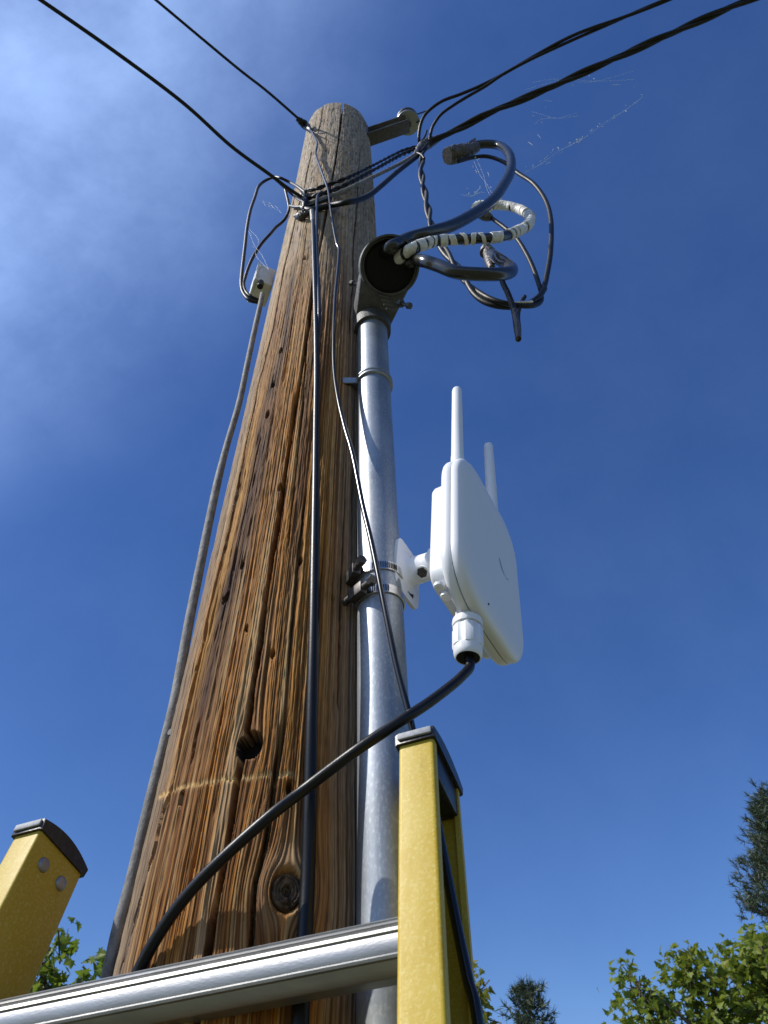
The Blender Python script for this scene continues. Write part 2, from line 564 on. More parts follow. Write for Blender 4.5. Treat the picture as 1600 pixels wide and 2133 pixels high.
    # colours of the wood, with shade painted into the bored hole
    a = lambda r, g_, b: np.array([r, g_, b])
    grey = a(.40, .335, .26); tan = a(.48, .31, .145); orange = a(.50, .205, .045); brown = a(.17, .070, .026); pale = a(.66, .46, .235); dark = a(.045, .022, .017)
    mix = lambda A, B, t: A + (B - A) * t[..., None]
    Sn = S / .122                                      # angle from the middle
    big = .6 * vn(psi / .020, Z / .7, 30) + .4 * vn(psi / .006, Z / .6, 50)
    big2 = .55 * vn(psi / .013, Z / .5, 31) + .45 * vn(psi / .0042, Z / .5, 51)
    low = sstep(1.75, .75, Z + .25 * (big - .5))
    C = np.broadcast_to(grey, (nr, nc, 3)).copy()
    C = mix(C, np.broadcast_to(tan, C.shape), np.clip(.2 + .65 * sstep(.35, .7, big) * sstep(2.6, 1.7, Z), 0, 1))
    C = mix(C, np.broadcast_to(orange, C.shape), low * sstep(.10, .52, big2) * .92)
    C = mix(C, np.broadcast_to(a(.60, .27, .065), C.shape), low * sstep(.48, .72, vn(S / .035, Z / .28, 55)) * sstep(.3, -.1, Sn) * .6)
    C = mix(C, np.broadcast_to(brown, C.shape), low * sstep(.40, .70, (.5 * vn(psi / .012, Z / .30, 32) + .5 * vn(psi / .0036, Z / .35, 52))) * .8)
    C = mix(C, np.broadcast_to(pale, C.shape), sstep(.55, .95, lines) * (.45 + .45 * vn(psi / .03, Z / .5, 33)))
    C = mix(C, np.broadcast_to(brown * .8, C.shape), sstep(.50, .10, lines) * (.50 + .4 * low))
    C = mix(C, np.broadcast_to(brown * .7, C.shape), sstep(.55, .1, fine) * .35)
    C = mix(C, np.broadcast_to(a(.085, .042, .020), C.shape), dk * (.30 + .35 * low))
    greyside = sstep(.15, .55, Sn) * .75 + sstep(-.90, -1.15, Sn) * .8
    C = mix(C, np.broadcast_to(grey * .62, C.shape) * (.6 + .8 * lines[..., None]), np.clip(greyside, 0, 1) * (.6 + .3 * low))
    q = np.array([pole_sz(*p) for p in streak])
    o = np.argsort(q[:, 1]); q = q[o]
    ss = np.interp(zs, q[:, 1], (q[:, 0] - th0) * .122)
    blotz = vn(psi / .008, Z / .07, 34)
    st = np.exp(-((S - ss[:, None] - .008 * (vn(Z * 7, Z * 0, 35) - .5)) / (.007 + .004 * low)) ** 2) * sstep(.32, .42, Z) * sstep(1.5, 1.32, Z)
    C = mix(C, np.broadcast_to(dark, C.shape), np.clip(st * (.35 + .9 * blotz), 0, .92))
    st2 = np.exp(-((S - ss[:, None] + .020) / .008) ** 2) * sstep(.3, .5, Z) * sstep(1.2, .95, Z)
    C = mix(C, np.broadcast_to(a(.50, .27, .085), C.shape), np.clip(st2 * .8 * (.4 + lines), 0, .8))
    for (x, y, r, dep) in holes[8:13] + holes[5:8]:
        t_, z_ = pole_sz(x, y); s_ = (t_ - th0) * .122
        h_ = np.exp(-((S - s_) / (r * 1.2)) ** 2 - ((Z - z_ + r) / (r * 3.5)) ** 2)
        C = mix(C, np.broadcast_to(dark, C.shape), np.clip(h_ * .8, 0, .85))
    C = mix(C, np.broadcast_to(brown * .6, C.shape), np.clip(np.exp(-((S - s_) / .012) ** 2 - ((Z - hz - .02) / .03) ** 2), 0, .0))
    ring = np.exp(-((rk - ka * 1.5) / (ka * .6)) ** 2)
    C = mix(C, np.broadcast_to(a(.46, .38, .27), C.shape) * (.55 + .7 * lines[..., None]), np.clip(ring * .18 + .30 * np.exp(-(du / .012) ** 2 - ((Z - kz - .03) / .03) ** 2), 0, .8))
    C = mix(C, np.broadcast_to(a(.74, .50, .24), C.shape), np.clip(scm * 1.0, 0, .9))
    lich = sstep(.62, .8, vn(S / .004, Z / .012, 36)) * sstep(1.2, 2.0, Z)
    C = mix(C, np.broadcast_to(a(.52, .48, .41), C.shape), lich * .6)
    C = mix(C, np.broadcast_to(a(.13, .11, .095), C.shape), sstep(.60, .82, vn(S / .005, Z / .016, 37)) * sstep(1.0, 1.9, Z) * .75)
    C *= (.86 + .28 * vn(S / .002, Z / .01, 38))[..., None]
    lum = C.mean(-1, keepdims=True)
    C = np.clip(lum + (C - lum) * (1 + .14 * low[..., None]), .008, 1) * (.84 - .08 * low[..., None])
    C = mix(C, np.broadcast_to(a(.016, .010, .008), C.shape), hole_shade)  # inside of the bored hole coloured near black, in place of its shade
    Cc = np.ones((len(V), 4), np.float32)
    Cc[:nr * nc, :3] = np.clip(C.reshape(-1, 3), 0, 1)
    Cc[-2:, :3] = .25
    idx = np.arange(nr * nc).reshape(nr, nc)
    nx = np.roll(idx, -1, axis=1)
    Q = np.stack([idx[:-1], nx[:-1], nx[1:], idx[1:]], -1).reshape(-1, 4)
    Tt = np.stack([idx[-1], nx[-1], np.full(nc, nr * nc)], -1)
    Tb = np.stack([nx[0], idx[0], np.full(nc, nr * nc + 1)], -1)
    loops = np.concatenate([Q.ravel(), Tt.ravel(), Tb.ravel()])
    tot = np.concatenate([np.full(len(Q), 4), np.full(2 * nc, 3)])
    me = bpy.data.meshes.new('utility_pole')
    me.vertices.add(len(V)); me.vertices.foreach_set('co', V.ravel().astype(np.float32))
    me.loops.add(len(loops)); me.loops.foreach_set('vertex_index', loops.astype(np.int32))
    me.polygons.add(len(tot))
    me.polygons.foreach_set('loop_start', np.concatenate([[0], np.cumsum(tot)[:-1]]).astype(np.int32))
    me.polygons.foreach_set('loop_total', tot.astype(np.int32))
    me.polygons.foreach_set('use_smooth', np.ones(len(tot), bool))
    me.update(calc_edges=True)
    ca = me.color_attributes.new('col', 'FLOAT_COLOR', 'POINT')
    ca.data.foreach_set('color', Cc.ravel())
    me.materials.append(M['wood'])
    o = bpy.data.objects.new('utility_pole', me)
    col.objects.link(o)
    tag(o, 'tall weathered brown wooden utility pole split by long cracks', 'utility pole')
    # knot plug
    c = np.array([pole_x(kz) + (pole_r(kz) - .006) * math.sin(kt), PY - (pole_r(kz) - .006) * math.cos(kt), kz + H])
    n_ = np.array([math.sin(kt), -math.cos(kt), 0]); e1 = np.array([math.cos(kt), math.sin(kt), 0]); e2 = np.array([0, 0, 1.])
    rings = []
    for rr in np.linspace(1, .04, 16):
        r_ = []
        for k in range(40):
            an = k * 2 * math.pi / 40
            h = .0075 + .0018 * math.cos(rr * 30 + vn(an * 1.2, rr, 40) * 2) * rr + .003 * (vn(an * 3, rr * 5, 41) - .5)
            if rr < .30: h -= .005
            if abs(((an - 5.1 + math.pi) % (2 * math.pi)) - math.pi) < .14 and rr > .35: h -= .005
            if rr == 1: h = -.006
            rw = rr * ka * 1.0 * (1 + .1 * (vn(an * 1.3, 0, 42) - .5))
            r_.append(c + n_ * h + e1 * rw * math.cos(an) + e2 * rw * math.sin(an) / .74 * .85)
        rings.append(r_)
    MB().loft(rings).build('knot', M['knot'], o, deg=70)
    return o


pole = build_pole()

# ------------------------------------------------------------------ conduit, straps, weatherhead
CXc, CYc, CR = -.0084, .632, .0264
HUBZ = at(775, 688, Y=CYc)[2]            # top of the visible pipe
con = empty('conduit_riser', (CXc, CYc, 0))
tag(con, 'galvanised steel conduit pipe running up beside the wooden pole', 'conduit')


def conduit_part(name, rings, m):
    return MB().loft(rings).build(name, m, con, deg=50)


def circ(z, r, n=48, c=(0, 0)):
    return [(c[0] + r * math.cos(2 * math.pi * k / n), c[1] + r * math.sin(2 * math.pi * k / n), z) for k in range(n)]


zstrap = at(780, 772, Y=CYc - CR)[2]
pr = []
for z in np.concatenate([[0.0, 2.0, 3.5], np.linspace(4.4, zstrap, 40), np.linspace(zstrap + .004, HUBZ + .02, 14)]):
    pr.append([(x + .0006 * (vn(z * 3, 0, 50) - .5), y, z) for x, y, z in circ(z, CR)])
conduit_part('pipe', pr, M['galv'])


def ring_band(cx, cy, z, r, h, t, n=48, a0=0, a1=2 * math.pi, tilt=(0, 0)):
    """band of rectangular section round a vertical pipe"""
    mb = MB()
    full = abs(a1 - a0) > 6.28
    m_ = n if full else n + 1
    rings = []
    for k in range(m_):
        a = a0 + (a1 - a0) * k / n
        c_, s_ = math.cos(a), math.sin(a)
        zz = z + tilt[0] * c_ + tilt[1] * s_
        rings.append([(cx + (r + dr) * c_, cy + (r + dr) * s_, zz + dz) for dr, dz in ((0, -h / 2), (t, -h / 2 + t * .3), (t, h / 2 - t * .3), (0, h / 2))])
    if full: rings.append(rings[0])
    return mb.loft(rings, not full, not full)


# one-hole strap: two rolled beads and a tab nailed to the pole
sb = ring_band(0, 0, zstrap, CR + .0004, .013, .0022)
for dz in (-.0045, .0045):
    sb.v, sb.f = sb.v, sb.f
    b2 = ring_band(0, 0, zstrap + dz, CR + .0018, .0035, .0022)
    sb.add(b2.v, b2.f)
strap_o = sb.build('pipe_strap', M['galv'], con)
tabp = onpole(722, 793, .004)
tb = MB()
pA = np.array([CXc - CR * .75, CYc - CR * .35, zstrap]); pB = tabp
ax = (pB - pA); La = np.linalg.norm(ax); ax /= La
sd = np.cross(ax, [0, 0, 1.]); sd /= np.linalg.norm(sd)
Mx = np.stack([ax, sd, np.cross(ax, sd)], 1)
tb.box((pA + pB) / 2 - np.array([CXc, CYc, 0]), (La / 2 + .006, .0014, .0075), Mx, .0006)
tb.build('strap_tab', M['galv'], strap_o)
MB().cyl(pB - sd * .001 - np.array([CXc, CYc, 0]), pB - sd * .004 * np.sign(sd[1]) * -1 - np.array([CXc, CYc, 0]), .0045, n=10).build('strap_nail', M['rust'], strap_o)

wh = empty('weatherhead', (CXc, CYc, HUBZ))
tag(wh, 'dark cast weatherhead with round black face on top of the conduit', 'weatherhead')
wo_ = np.array([CXc, CYc, HUBZ])
FC = at(811, 555, Y=.535) - wo_                       # centre of the round face
fn = np.array([.12, -.47, -.87]); fn /= np.linalg.norm(fn)
FR = .0475


def frame(nv):
    e1 = np.cross([0, 0, 1.] if abs(nv[2]) < .99 else [0, 1., 0], nv); e1 /= np.linalg.norm(e1)
    return e1, np.cross(nv, e1)


fe1, fe2 = frame(fn)


def disc_ring(c, nv, r, n=48, rz=1.0):
    e1, e2 = frame(nv)
    if e2[2] < 0: e2 = -e2
    return [c + r * (e1 * math.cos(2 * math.pi * k / n) + rz * e2 * math.sin(2 * math.pi * k / n)) for k in range(n)]


def align(rings):
    """turn each ring so that its points follow the ring before"""
    out = [np.array(rings[0])]
    for r in rings[1:]:
        r = np.array(r)
        best = None
        for rv in (r, r[::-1]):
            for k in range(len(rv)):
                q = np.roll(rv, k, axis=0)
                d = ((q - q.mean(0) - out[-1] + out[-1].mean(0)) ** 2).sum()
                if best is None or d < best[0]: best = (d, q)
        out.append(best[1])
    return out


up = np.array([0, 0, 1.])
hub = MB()
hub.loft([circ(z, r) for z, r in ((-.006, CR + .001), (-.006, CR + .0065), (.020, CR + .0075), (.026, CR + .0065), (.034, CR + .004))])
hub.build('hub', M['cast'], wh, deg=40)
pts = disc_ring(np.array([0, 0, .022]), up, CR + .0050, 40) + disc_ring(np.array([.006, -.022, .050]), up, CR + .012, 40) + disc_ring(FC - fn * .002, fn, FR * 1.02, 48) + disc_ring(FC - fn * .020, fn, FR * 1.02, 48) \
    + disc_ring(FC - fn * .040 + np.array([0, .010, 0]), fn, FR * .86, 40) + disc_ring(FC - fn * .056 + np.array([0, .02, 0]), fn, FR * .5, 30)


def hull(P):
    """convex hull of a small point set: incremental, returns triangles"""
    P = np.asarray(P)
    P = P + np.random.default_rng(3).normal(0, 1e-6, P.shape)
    c0 = P.mean(0)
    i0 = int(np.argmin(P[:, 0])); i1 = int(np.argmax(P[:, 0]))
    d = np.linalg.norm(np.cross(P - P[i0], P[i1] - P[i0]), axis=1); i2 = int(np.argmax(d))
    nrm = np.cross(P[i1] - P[i0], P[i2] - P[i0]); i3 = int(np.argmax(np.abs((P - P[i0]) @ nrm)))
    inner = P[[i0, i1, i2, i3]].mean(0)

    def ori(f):
        n = np.cross(P[f[1]] - P[f[0]], P[f[2]] - P[f[0]])
        return f if n @ (P[f[0]] - inner) > 0 else (f[0], f[2], f[1])
    fs = [ori(f) for f in ((i0, i1, i2), (i0, i1, i3), (i0, i2, i3), (i1, i2, i3))]
    for k in range(len(P)):
        if k in (i0, i1, i2, i3): continue
        vis = [f for f in fs if np.cross(P[f[1]] - P[f[0]], P[f[2]] - P[f[0]]) @ (P[k] - P[f[0]]) > 1e-14]
        if not vis: continue
        ed = {}
        for f in vis:
            for e in ((f[0], f[1]), (f[1], f[2]), (f[2], f[0])):
                if (e[1], e[0]) in ed: del ed[(e[1], e[0])]
                else: ed[e] = 1
        vs = set(vis)
        fs = [f for f in fs if f not in vs] + [(e[0], e[1], k) for e in ed]
    return fs


hv = [tuple(p) for p in pts]
hf = hull(pts)
used = sorted({i for f in hf for i in f})
ix = {o_: n_ for n_, o_ in enumerate(used)}
bo_ = mesh_obj('body', [hv[i] for i in used], [tuple(ix[i] for i in f) for f in hf], M['cast'], wh)
sharpen(bo_, 40)
fe2 = fe2 if fe2[2] > 0 else -fe2
hr = []
for k in range(49):
    a = math.radians(-40 + 260 * k / 48)
    dirv = fe1 * math.cos(a) + fe2 * math.sin(a)
    p = FC + dirv * FR
    lip = .003 + .010 * math.sin(math.pi * k / 48) ** .7
    hr.append([p + fn * lip + dirv * .0010, p + fn * lip + dirv * .0046, p - fn * .020 + dirv * .0050, p - fn * .021 + dirv * .0012])
MB().loft(hr).build('hood', M['cast'], wh, deg=45)
rim = [disc_ring(FC + fn * h, fn, r) for h, r in ((-.004, FR * 1.0), (.004, FR * 1.03), (.0055, FR * 1.0), (.0055, FR * .95), (-.003, FR * .94))]
MB().loft(rim, False, False).build('rim', M['cast'], wh, deg=45)
fc_rings = [disc_ring(FC + fn * h, fn, r) for h, r in ((-.003, FR * .93), (.0035, FR * .92), (.0045, FR * .88), (.001, FR * .84), (.001, FR * .05))]
MB().loft(fc_rings).build('face_cover', M['hole'], wh, deg=40)
for bx_, by_, dy_ in ((733, 590, .585), (853, 637, .575)):
    p = at(bx_, by_, Y=dy_) - wo_
    inner = at(765 if bx_ < 800 else 826, 597 if bx_ < 800 else 630, Y=.580) - wo_
    dv = p - inner; dv /= np.linalg.norm(dv)
    b_ = MB().cyl(inner, p, .0032, n=10)
    b_.cyl(p - dv * .004, p + dv * .002, .0062, n=6)
    b_.cyl(inner + dv * .008, inner + dv * .014, .0075, n=6)
    b_.build('clamp_bolt', M['rust'], wh)
# strap of the hood's clamp and ribs
for k in range(4):
    p = at(800 + k * 5, 618 + k * 9, Y=.575) - wo_
    MB().box(p, (.009, .0014, .0018), np.stack([fe1, fn, fe2], 1), .0005).build('cooling_rib', M['cast'], wh)

# ------------------------------------------------------------------ thick leads out of the weatherhead
FW0 = wo_ + FC


def face_at(x, y, h):
    d = ray(x, y)
    return CAM + d * (((FW0 - CAM) @ fn) / (d @ fn)) + fn * h


def path(pts):
    """pixel x, y and distance ahead Y"""
    return np.array([at(x, y, Y=Y) for x, y, Y in pts])


fY = face_at(806, 526, 0)[1]
l1 = np.vstack([[face_at(800, 530, -.012)], [face_at(805, 524, .006)], [face_at(813, 516, .022)], path([(850, 497, fY - .012), (888, 486, fY - .010), (938, 471, fY - .002), (981, 449, fY + .008), (1022, 421, fY + .020), (1047, 389, fY + .032), (1064, 355, fY + .044), (1062, 324, fY + .054), (1044, 305, .604), (1013, 300, .606), (975, 305, .607)])])
L1 = empty('service_lead', l1[0])
tag(L1, 'thick glossy black lead curling up from the weatherhead to a big tape lump', 'cable', 'leads coming out of the weatherhead')


def rel(P, o): return np.asarray(P) - np.array(o.location)


tube('jacket', rel(l1, L1), .0113, M['lead'], L1, n=18)


def wrapped_lump(pts, radii, m, parent, name='tape_wrap', seed=1, n=28, amp=.0016, flat=.8):
    rings = tube_geo(pts, radii, n, sub=12, flat=flat)
    out = []
    for i, r in enumerate(rings):
        c = np.mean(r, axis=0)
        out.append([c + (np.array(p) - c) * (1 + amp / .015 * (vn(i * .9 + j * .22, j * .35, seed) - .5) * 1.6 + (.05 if (i + j // 5) % 4 == 0 else 0)) for j, p in enumerate(r)])
    return MB().loft(out).build(name, m, parent, deg=30)


wl = path([(932, 325, .605), (945, 322, .606), (962, 318, .607), (980, 312, .607), (994, 306, .606)])
wrapped_lump(rel(wl, L1), [.021, .0235, .022, .017, .0125], M['tapeb'], L1, seed=60, flat=.9)
tl = path([(972, 303, .603), (982, 295, .600), (991, 289, .597)])
MB().loft(tube_geo(rel(tl, L1), [.004, .0045, .003], 8, flat=.35)).build('tape_end', M['tapeb'], L1)

l2 = np.vstack([[face_at(828, 541, -.012)], [face_at(833, 535, .006)], [face_at(842, 528, .018)], path([(858, 518, fY - .012), (880, 510, fY - .010), (905, 503, fY - .006), (950, 499, fY), (997, 497, fY + .006), (1044, 493, fY + .014), (1075, 483, fY + .024), (1100, 468, fY + .036), (1104, 452, fY + .046), (1091, 440, .594), (1066, 431, .600), (1038, 427, .604), (1006, 430, .606)])])
L2 = empty('service_lead', l2[0])
tag(L2, 'lead wrapped in loose white tape strips, below the glossy black lead', 'cable', 'leads coming out of the weatherhead')
tube('jacket', rel(l2, L2), .0088, M['lead'], L2, n=16)
S2 = spline(rel(l2, L2), 30)
T2, N2, B2 = frames(S2)
Ls = np.concatenate([[0], np.cumsum(np.linalg.norm(np.diff(S2, axis=0), axis=1))])
k = 0
pos = .012
rs = random.Random(5)
while pos < Ls[-1] - .02:
    frac = pos / Ls[-1]
    wd = rs.uniform(.012, .024) if frac > .42 else rs.uniform(.006, .020)
    sel = [i for i in range(len(S2)) if pos - .001 <= Ls[i] <= pos + wd]
    if len(sel) > 3:
        sk = rs.uniform(-1.1, 1.1)
        rr = .0098 + rs.uniform(0, .0012)
        rings = []
        nn = 20
        for i in sel:
            rings.append([])
            for j in range(nn):
                a = 2 * math.pi * j / nn
                sh = sk * .006 * math.cos(a + k) + .0015 * (vn(j * .9, k, 61) - .5)
                ii = min(max(int(np.searchsorted(Ls, Ls[i] + sh)), 0), len(S2) - 1)
                rings[-1].append(S2[ii] + rr * (1 + .10 * (vn(j * .8, i * .4, 62) - .5)) * (math.cos(a) * N2[ii] + math.sin(a) * B2[ii]))
        MB().loft(rings).build('tape_strip', M['tapew'], L2, deg=40)
    pos += wd + (rs.uniform(.001, .012) if frac < .42 else rs.uniform(-.006, .0025))
    k += 1
wl = path([(989, 436, .604), (998, 434, .605), (1008, 433, .606), (1022, 432, .606)])
wrapped_lump(rel(wl, L2), [.014, .0165, .0155, .011], M['tapew'], L2, seed=63)
wrapped_lump(rel(path([(1000, 446, .607), (1012, 450, .609), (1024, 454, .610)]), L2), [.010, .011, .007], M['tapeb'], L2, seed=64)

l3 = np.vstack([[face_at(846, 556, -.010)], [face_at(853, 548, .006)], [face_at(864, 544, .016)], path([(884, 544, fY - .022), (912, 553, fY - .026), (950, 567, fY - .028), (997, 571, fY - .026), (1040, 571, fY - .018), (1062, 567, fY - .006), (1066, 560, fY + .010), (1056, 551, fY + .024), (1037, 538, fY + .034), (1021, 527, .586)])])
L3 = empty('service_lead', l3[0])
tag(L3, 'thick dark lead lying lowest, folded back sharply to a capped end', 'cable', 'leads coming out of the weatherhead')
tube('jacket', rel(l3, L3), .0106, M['lead'], L3, n=18)
wrapped_lump(rel(path([(1024, 530, .585), (1017, 525, .587), (1012, 522, .588), (1008, 527, .587)]), L3), [.0125, .0135, .0130, .010], M['tapeb'], L3, seed=65, amp=.0006)
wrapped_lump(rel(path([(1014, 527, .582), (1018, 540, .577), (1022, 552, .574), (1024, 560, .571)]), L3), [.0095, .0105, .010, .007], M['tapeb'], L3, seed=66)

# ------------------------------------------------------------------ hanging drip loop of twisted wire below the junction
jn = (884, 303)
lp = [(886, 300, .660), (880, 327, .655), (878, 355, .650), (883, 392, .645), (891, 430, .640), (900, 471, .630), (919, 511, .620), (947, 549, .610), (969, 583, .600), (997, 614, .590), (1028, 630, .585), (1069, 637, .585), (1106, 634, .590), (1125, 622, .595), (1131, 606, .600)]
lpP = path(lp)
big = path([(1131, 606, .600), (1138, 580, .604), (1147, 524, .610), (1148, 461, .616), (1137, 418, .620), (1112, 383, .622), (1080, 361, .623), (1050, 338, .622), (1016, 326, .620), (985, 328, .616), (955, 336, .612)])
hA = helix(lpP, .0046, .27, 0.3)
hang = empty('twisted_wire_loop', lpP[0])
tag(hang, 'long loop of twisted black wires hanging below the wire junction', 'wire')
tube('strand', rel(np.vstack([hA, spline(big, 10)[3:]]), hang), .0053, M['wireblk'], hang, n=10, sub=2)
w2 = path([(1127, 606, .600), (1123, 593, .601), (1112, 561, .603), (1097, 529, .606), (1076, 496, .608), (1050, 473, .610), (1024, 454, .611)])
hB = helix(lpP, .0046, .27, 0.3 + math.pi)
tube('strand', rel(np.vstack([hB, spline(w2, 10)[2:]]), hang), .0046, M['wireblk'], hang, n=10, sub=2)
hC = helix(lpP, .0050, .27, 0.3 + math.pi / 2)
nC = int(len(hC) * .86)
w3 = path([(1088, 634, .588), (1092, 624, .590), (1093, 618, .592), (1086, 630, .587), (1079, 655, .584), (1081, 685, .584), (1081, 702, .584)])
tube('bare_strand', rel(hC[int(len(hC) * .62):nC], hang), .0036, M['steel'], hang, n=8, sub=2)
w3o = tube('split_bolt_tail', rel(w3[2:], hang), .0040, M['wireblk'], hang, n=8)
tl = path([(1040, 565, .545), (1048, 590, .552), (1058, 611, .556), (1071, 647, .562), (1077, 680, .565), (1080, 706, .567)])
t_ = empty('wire_tail', tl[0])
tag(t_, 'short straight black wire tail hanging down from the folded lead', 'wire')
tube('jacket', rel(tl, t_), [.0046, .0048, .005, .0052, .0058, .0046], M['wireblk'], t_, n=10)
wrapped_lump(rel(tl[-3:], t_), [.0055, .0066, .0058], M['tapeb'], t_, seed=67, amp=.0004, n=14)

# ------------------------------------------------------------------ overhead wires
ZJ = at(*jn, Y=.66)[2] - H


def out_line(pts, far, n_extra=1):
    """overhead wire: pixel points with a height above the camera, then carried on in a straight line"""
    P = np.array([at(x, y, z=z) for x, y, z in pts])
    d = P[-1] - P[-2]
    d /= np.linalg.norm(d)
    d[2] = max(d[2], .0) * .3
    return np.vstack([P] + [P[-1] + d * f_ for f_ in (.15, .4, .8, 1.5, 2.8, 5, far)])


dl = out_line([(884, 303, ZJ), (920, 284, ZJ), (966, 263, ZJ + .005), (1012, 239, ZJ + .01), (1090, 206, ZJ + .015), (1172, 170, ZJ + .02), (1247, 137, ZJ + .025), (1294, 117, ZJ + .03), (1400, 68, ZJ + .04), (1560, 0, ZJ + .06)], 9)
dr = empty('service_drop', dl[0])
tag(dr, 'thick twisted black service cable leaving to the upper right', 'cable', 'overhead wires')
for ph, r_ in ((0, .0062), (math.pi, .0062), (math.pi / 2, .0042)):
    tube('strand', rel(helix(dl, .0052, .34, ph, 10), dr), r_, M['wireblk'], dr, n=8, sub=2)
ul = out_line([(878, 300, ZJ), (875, 287, ZJ + .01), (878, 262, ZJ + .04), (886, 242, ZJ + .06), (903, 224, ZJ + .07), (925, 209, ZJ + .075), (956, 196, ZJ + .08), (1000, 176, ZJ + .085), (1050, 151, ZJ + .09), (1120, 114, ZJ + .10), (1200, 74, ZJ + .11), (1290, 38, ZJ + .12), (1385, 0, ZJ + .13)], 9)
uw = empty('drop_wire', ul[0])
tag(uw, 'pair of loosely twisted thin black wires arching to the upper right', 'wire', 'overhead wires')
tube('strand', rel(helix(ul, .0035, .5, 0, 10), uw), .0048, M['wireblk'], uw, n=8, sub=2)
ul2 = out_line([(893, 290, ZJ), (895, 278, ZJ + .01), (901, 260, ZJ + .035), (917, 238, ZJ + .05), (941, 221, ZJ + .055), (975, 202, ZJ + .06), (1012, 182, ZJ + .07), (1052, 155, ZJ + .085), (1120, 116, ZJ + .10), (1200, 77, ZJ + .11), (1290, 41, ZJ + .12), (1385, 3, ZJ + .13)], 9)
tube('strand', rel(helix(ul2, .0035, .5, math.pi, 10), uw), .0045, M['wireblk'], uw, n=8, sub=2)

# junction of taped and clamped wire ends
ju = empty('wire_splice', at(884, 303, Y=.66))
tag(ju, 'black taped splice where the right hand wires cross', 'splice')
wrapped_lump(rel(path([(864, 326, .655), (874, 312, .657), (886, 302, .658), (903, 293, .658), (918, 286, .658)]), ju), [.008, .014, .016, .013, .008], M['tapeb'], ju, seed=68, amp=.003)
for a_, b_, c_ in (((872, 304), (884, 286), (889, 272)), ((876, 316), (892, 298), (900, 296)), ((868, 318), (878, 322), (884, 330))):
    tube('wire_end', rel(path([(*a_, .65), (*b_, .645), (*c_, .645)]), ju), .0036, M['wireblk'], ju, n=8)

# wires between the pole and the splice
cross_w = [
    ([(635, 396, -.9), (656, 394, -1), (672, 389, -1), (690, 383, -1), (725, 370, .60), (770, 348, .62), (831, 317, .645), (869, 305, .656)], .0034, 'wireblk', 'upper thin twisted wire crossing from the pole to the splice'),
    ([(640, 413, -1), (668, 405, -1), (700, 394, -1), (735, 378, .605), (775, 356, .62), (831, 325, .645), (872, 308, .656)], .0040, 'wireblk', 'second thin wire from the pole to the splice, just under the topmost one'),
    ([(632, 425, -1), (660, 418, -1), (700, 404, -1), (745, 384, .602), (778, 368, .618), (815, 350, .636), (845, 334, .647), (874, 315, .656)], .0048, 'greyc', 'grey sagging wire between the thin wires and the thick black one'),
    ([(630, 433, -1), (650, 437, -1), (687, 428, -1), (720, 422, .588), (747, 416, .595), (770, 406, .606), (794, 387, .620), (831, 355, .640), (866, 328, .654), (882, 314, .657)], .0066, 'wireblk', 'thick black wire sagging lowest from the pole to the splice'),
]
for pts, r_, m_, lab in cross_w:
    P = np.array([onpole(x, y, .010) if Y < 0 else at(x, y, Y=Y) for x, y, Y in pts])
    if r_ < .0045:
        o = empty('cross_wire', P[0])
        for ph in (0, math.pi):
            tube('strand', rel(helix(P, r_ * .8, .06, ph, 8), o), r_ * .8, M[m_], o, n=7, sub=2)
    else:
        o = tube('cross_wire', P, r_, M[m_], n=10)
    tag(o, lab, 'wire', 'wires from pole to splice')

# wires arriving from the upper left
wa = onpole(641, 264, .012)
wz = wa[2] - H
wl_ = out_line([(560, 193, wz + .01), (500, 146, wz + .02), (430, 88, wz + .03), (325, 0, wz + .04)], 10)
o = empty('drop_wire', wa)
tag(o, 'upper of the two black wires coming from the upper left to the pole top', 'wire', 'overhead wires')
pp = np.vstack([[wa], wl_])
tube('jacket', rel(pp, o), .0041, M['wireblk'], o, n=10, flat=.7)
wrapped_lump(rel(np.array([at(618, 246, z=wz + .002), at(628, 254, z=wz + .001), at(638, 262, z=wz), onpole(648, 272, .008)]), o), [.006, .011, .012, .006], M['wireblk'], o, name='wire_grip', seed=70, amp=.003)
for q in (((640, 262), (650, 274), (660, 272), (668, 262)), ((642, 268), (655, 276), (668, 278), (680, 276))):
    tube('clip_wire', rel([onpole(x, y, .008 + .006 * i) for i, (x, y) in enumerate(q)], o), .0016, M['wireblk'], o, n=6)
wb = onpole(634, 414, .014)
wz2 = wb[2] - H
wl2 = out_line([(600, 392, wz2 + .004), (560, 362, wz2 + .01), (480, 303, wz2 + .02), (380, 213, wz2 + .03), (240, 108, wz2 + .04), (85, 0, wz2 + .05)], 10)
o = empty('drop_wire', wb)
tag(o, 'lower of the two black wires coming from the upper left, with looped tails', 'wire', 'overhead wires')
tube('jacket', rel(np.vstack([[wb], wl2]), o), .0044, M['wireblk'], o, n=10, flat=.75)
wrapped_lump(rel([onpole(627, 404, .012), onpole(633, 412, .012), onpole(636, 424, .012), onpole(634, 436, .010), onpole(630, 446, .008)], o), [.006, .011, .010, .008, .005], M['wireblk'], o, name='wire_grip', seed=71, amp=.004)
wrapped_lump(rel([onpole(614, 450, .006), onpole(624, 451, .010), onpole(634, 448, .010), onpole(648, 440, .010)], o), [.004, .008, .007, .004], M['rust'], o, name='anchor_hook', seed=72, amp=.005)
tube('tie_wire', rel([wl2[1], onpole(607, 404, .010), onpole(626, 418, .010), onpole(640, 424, .010)], o), .0026, M['wireblk'], o, n=6)

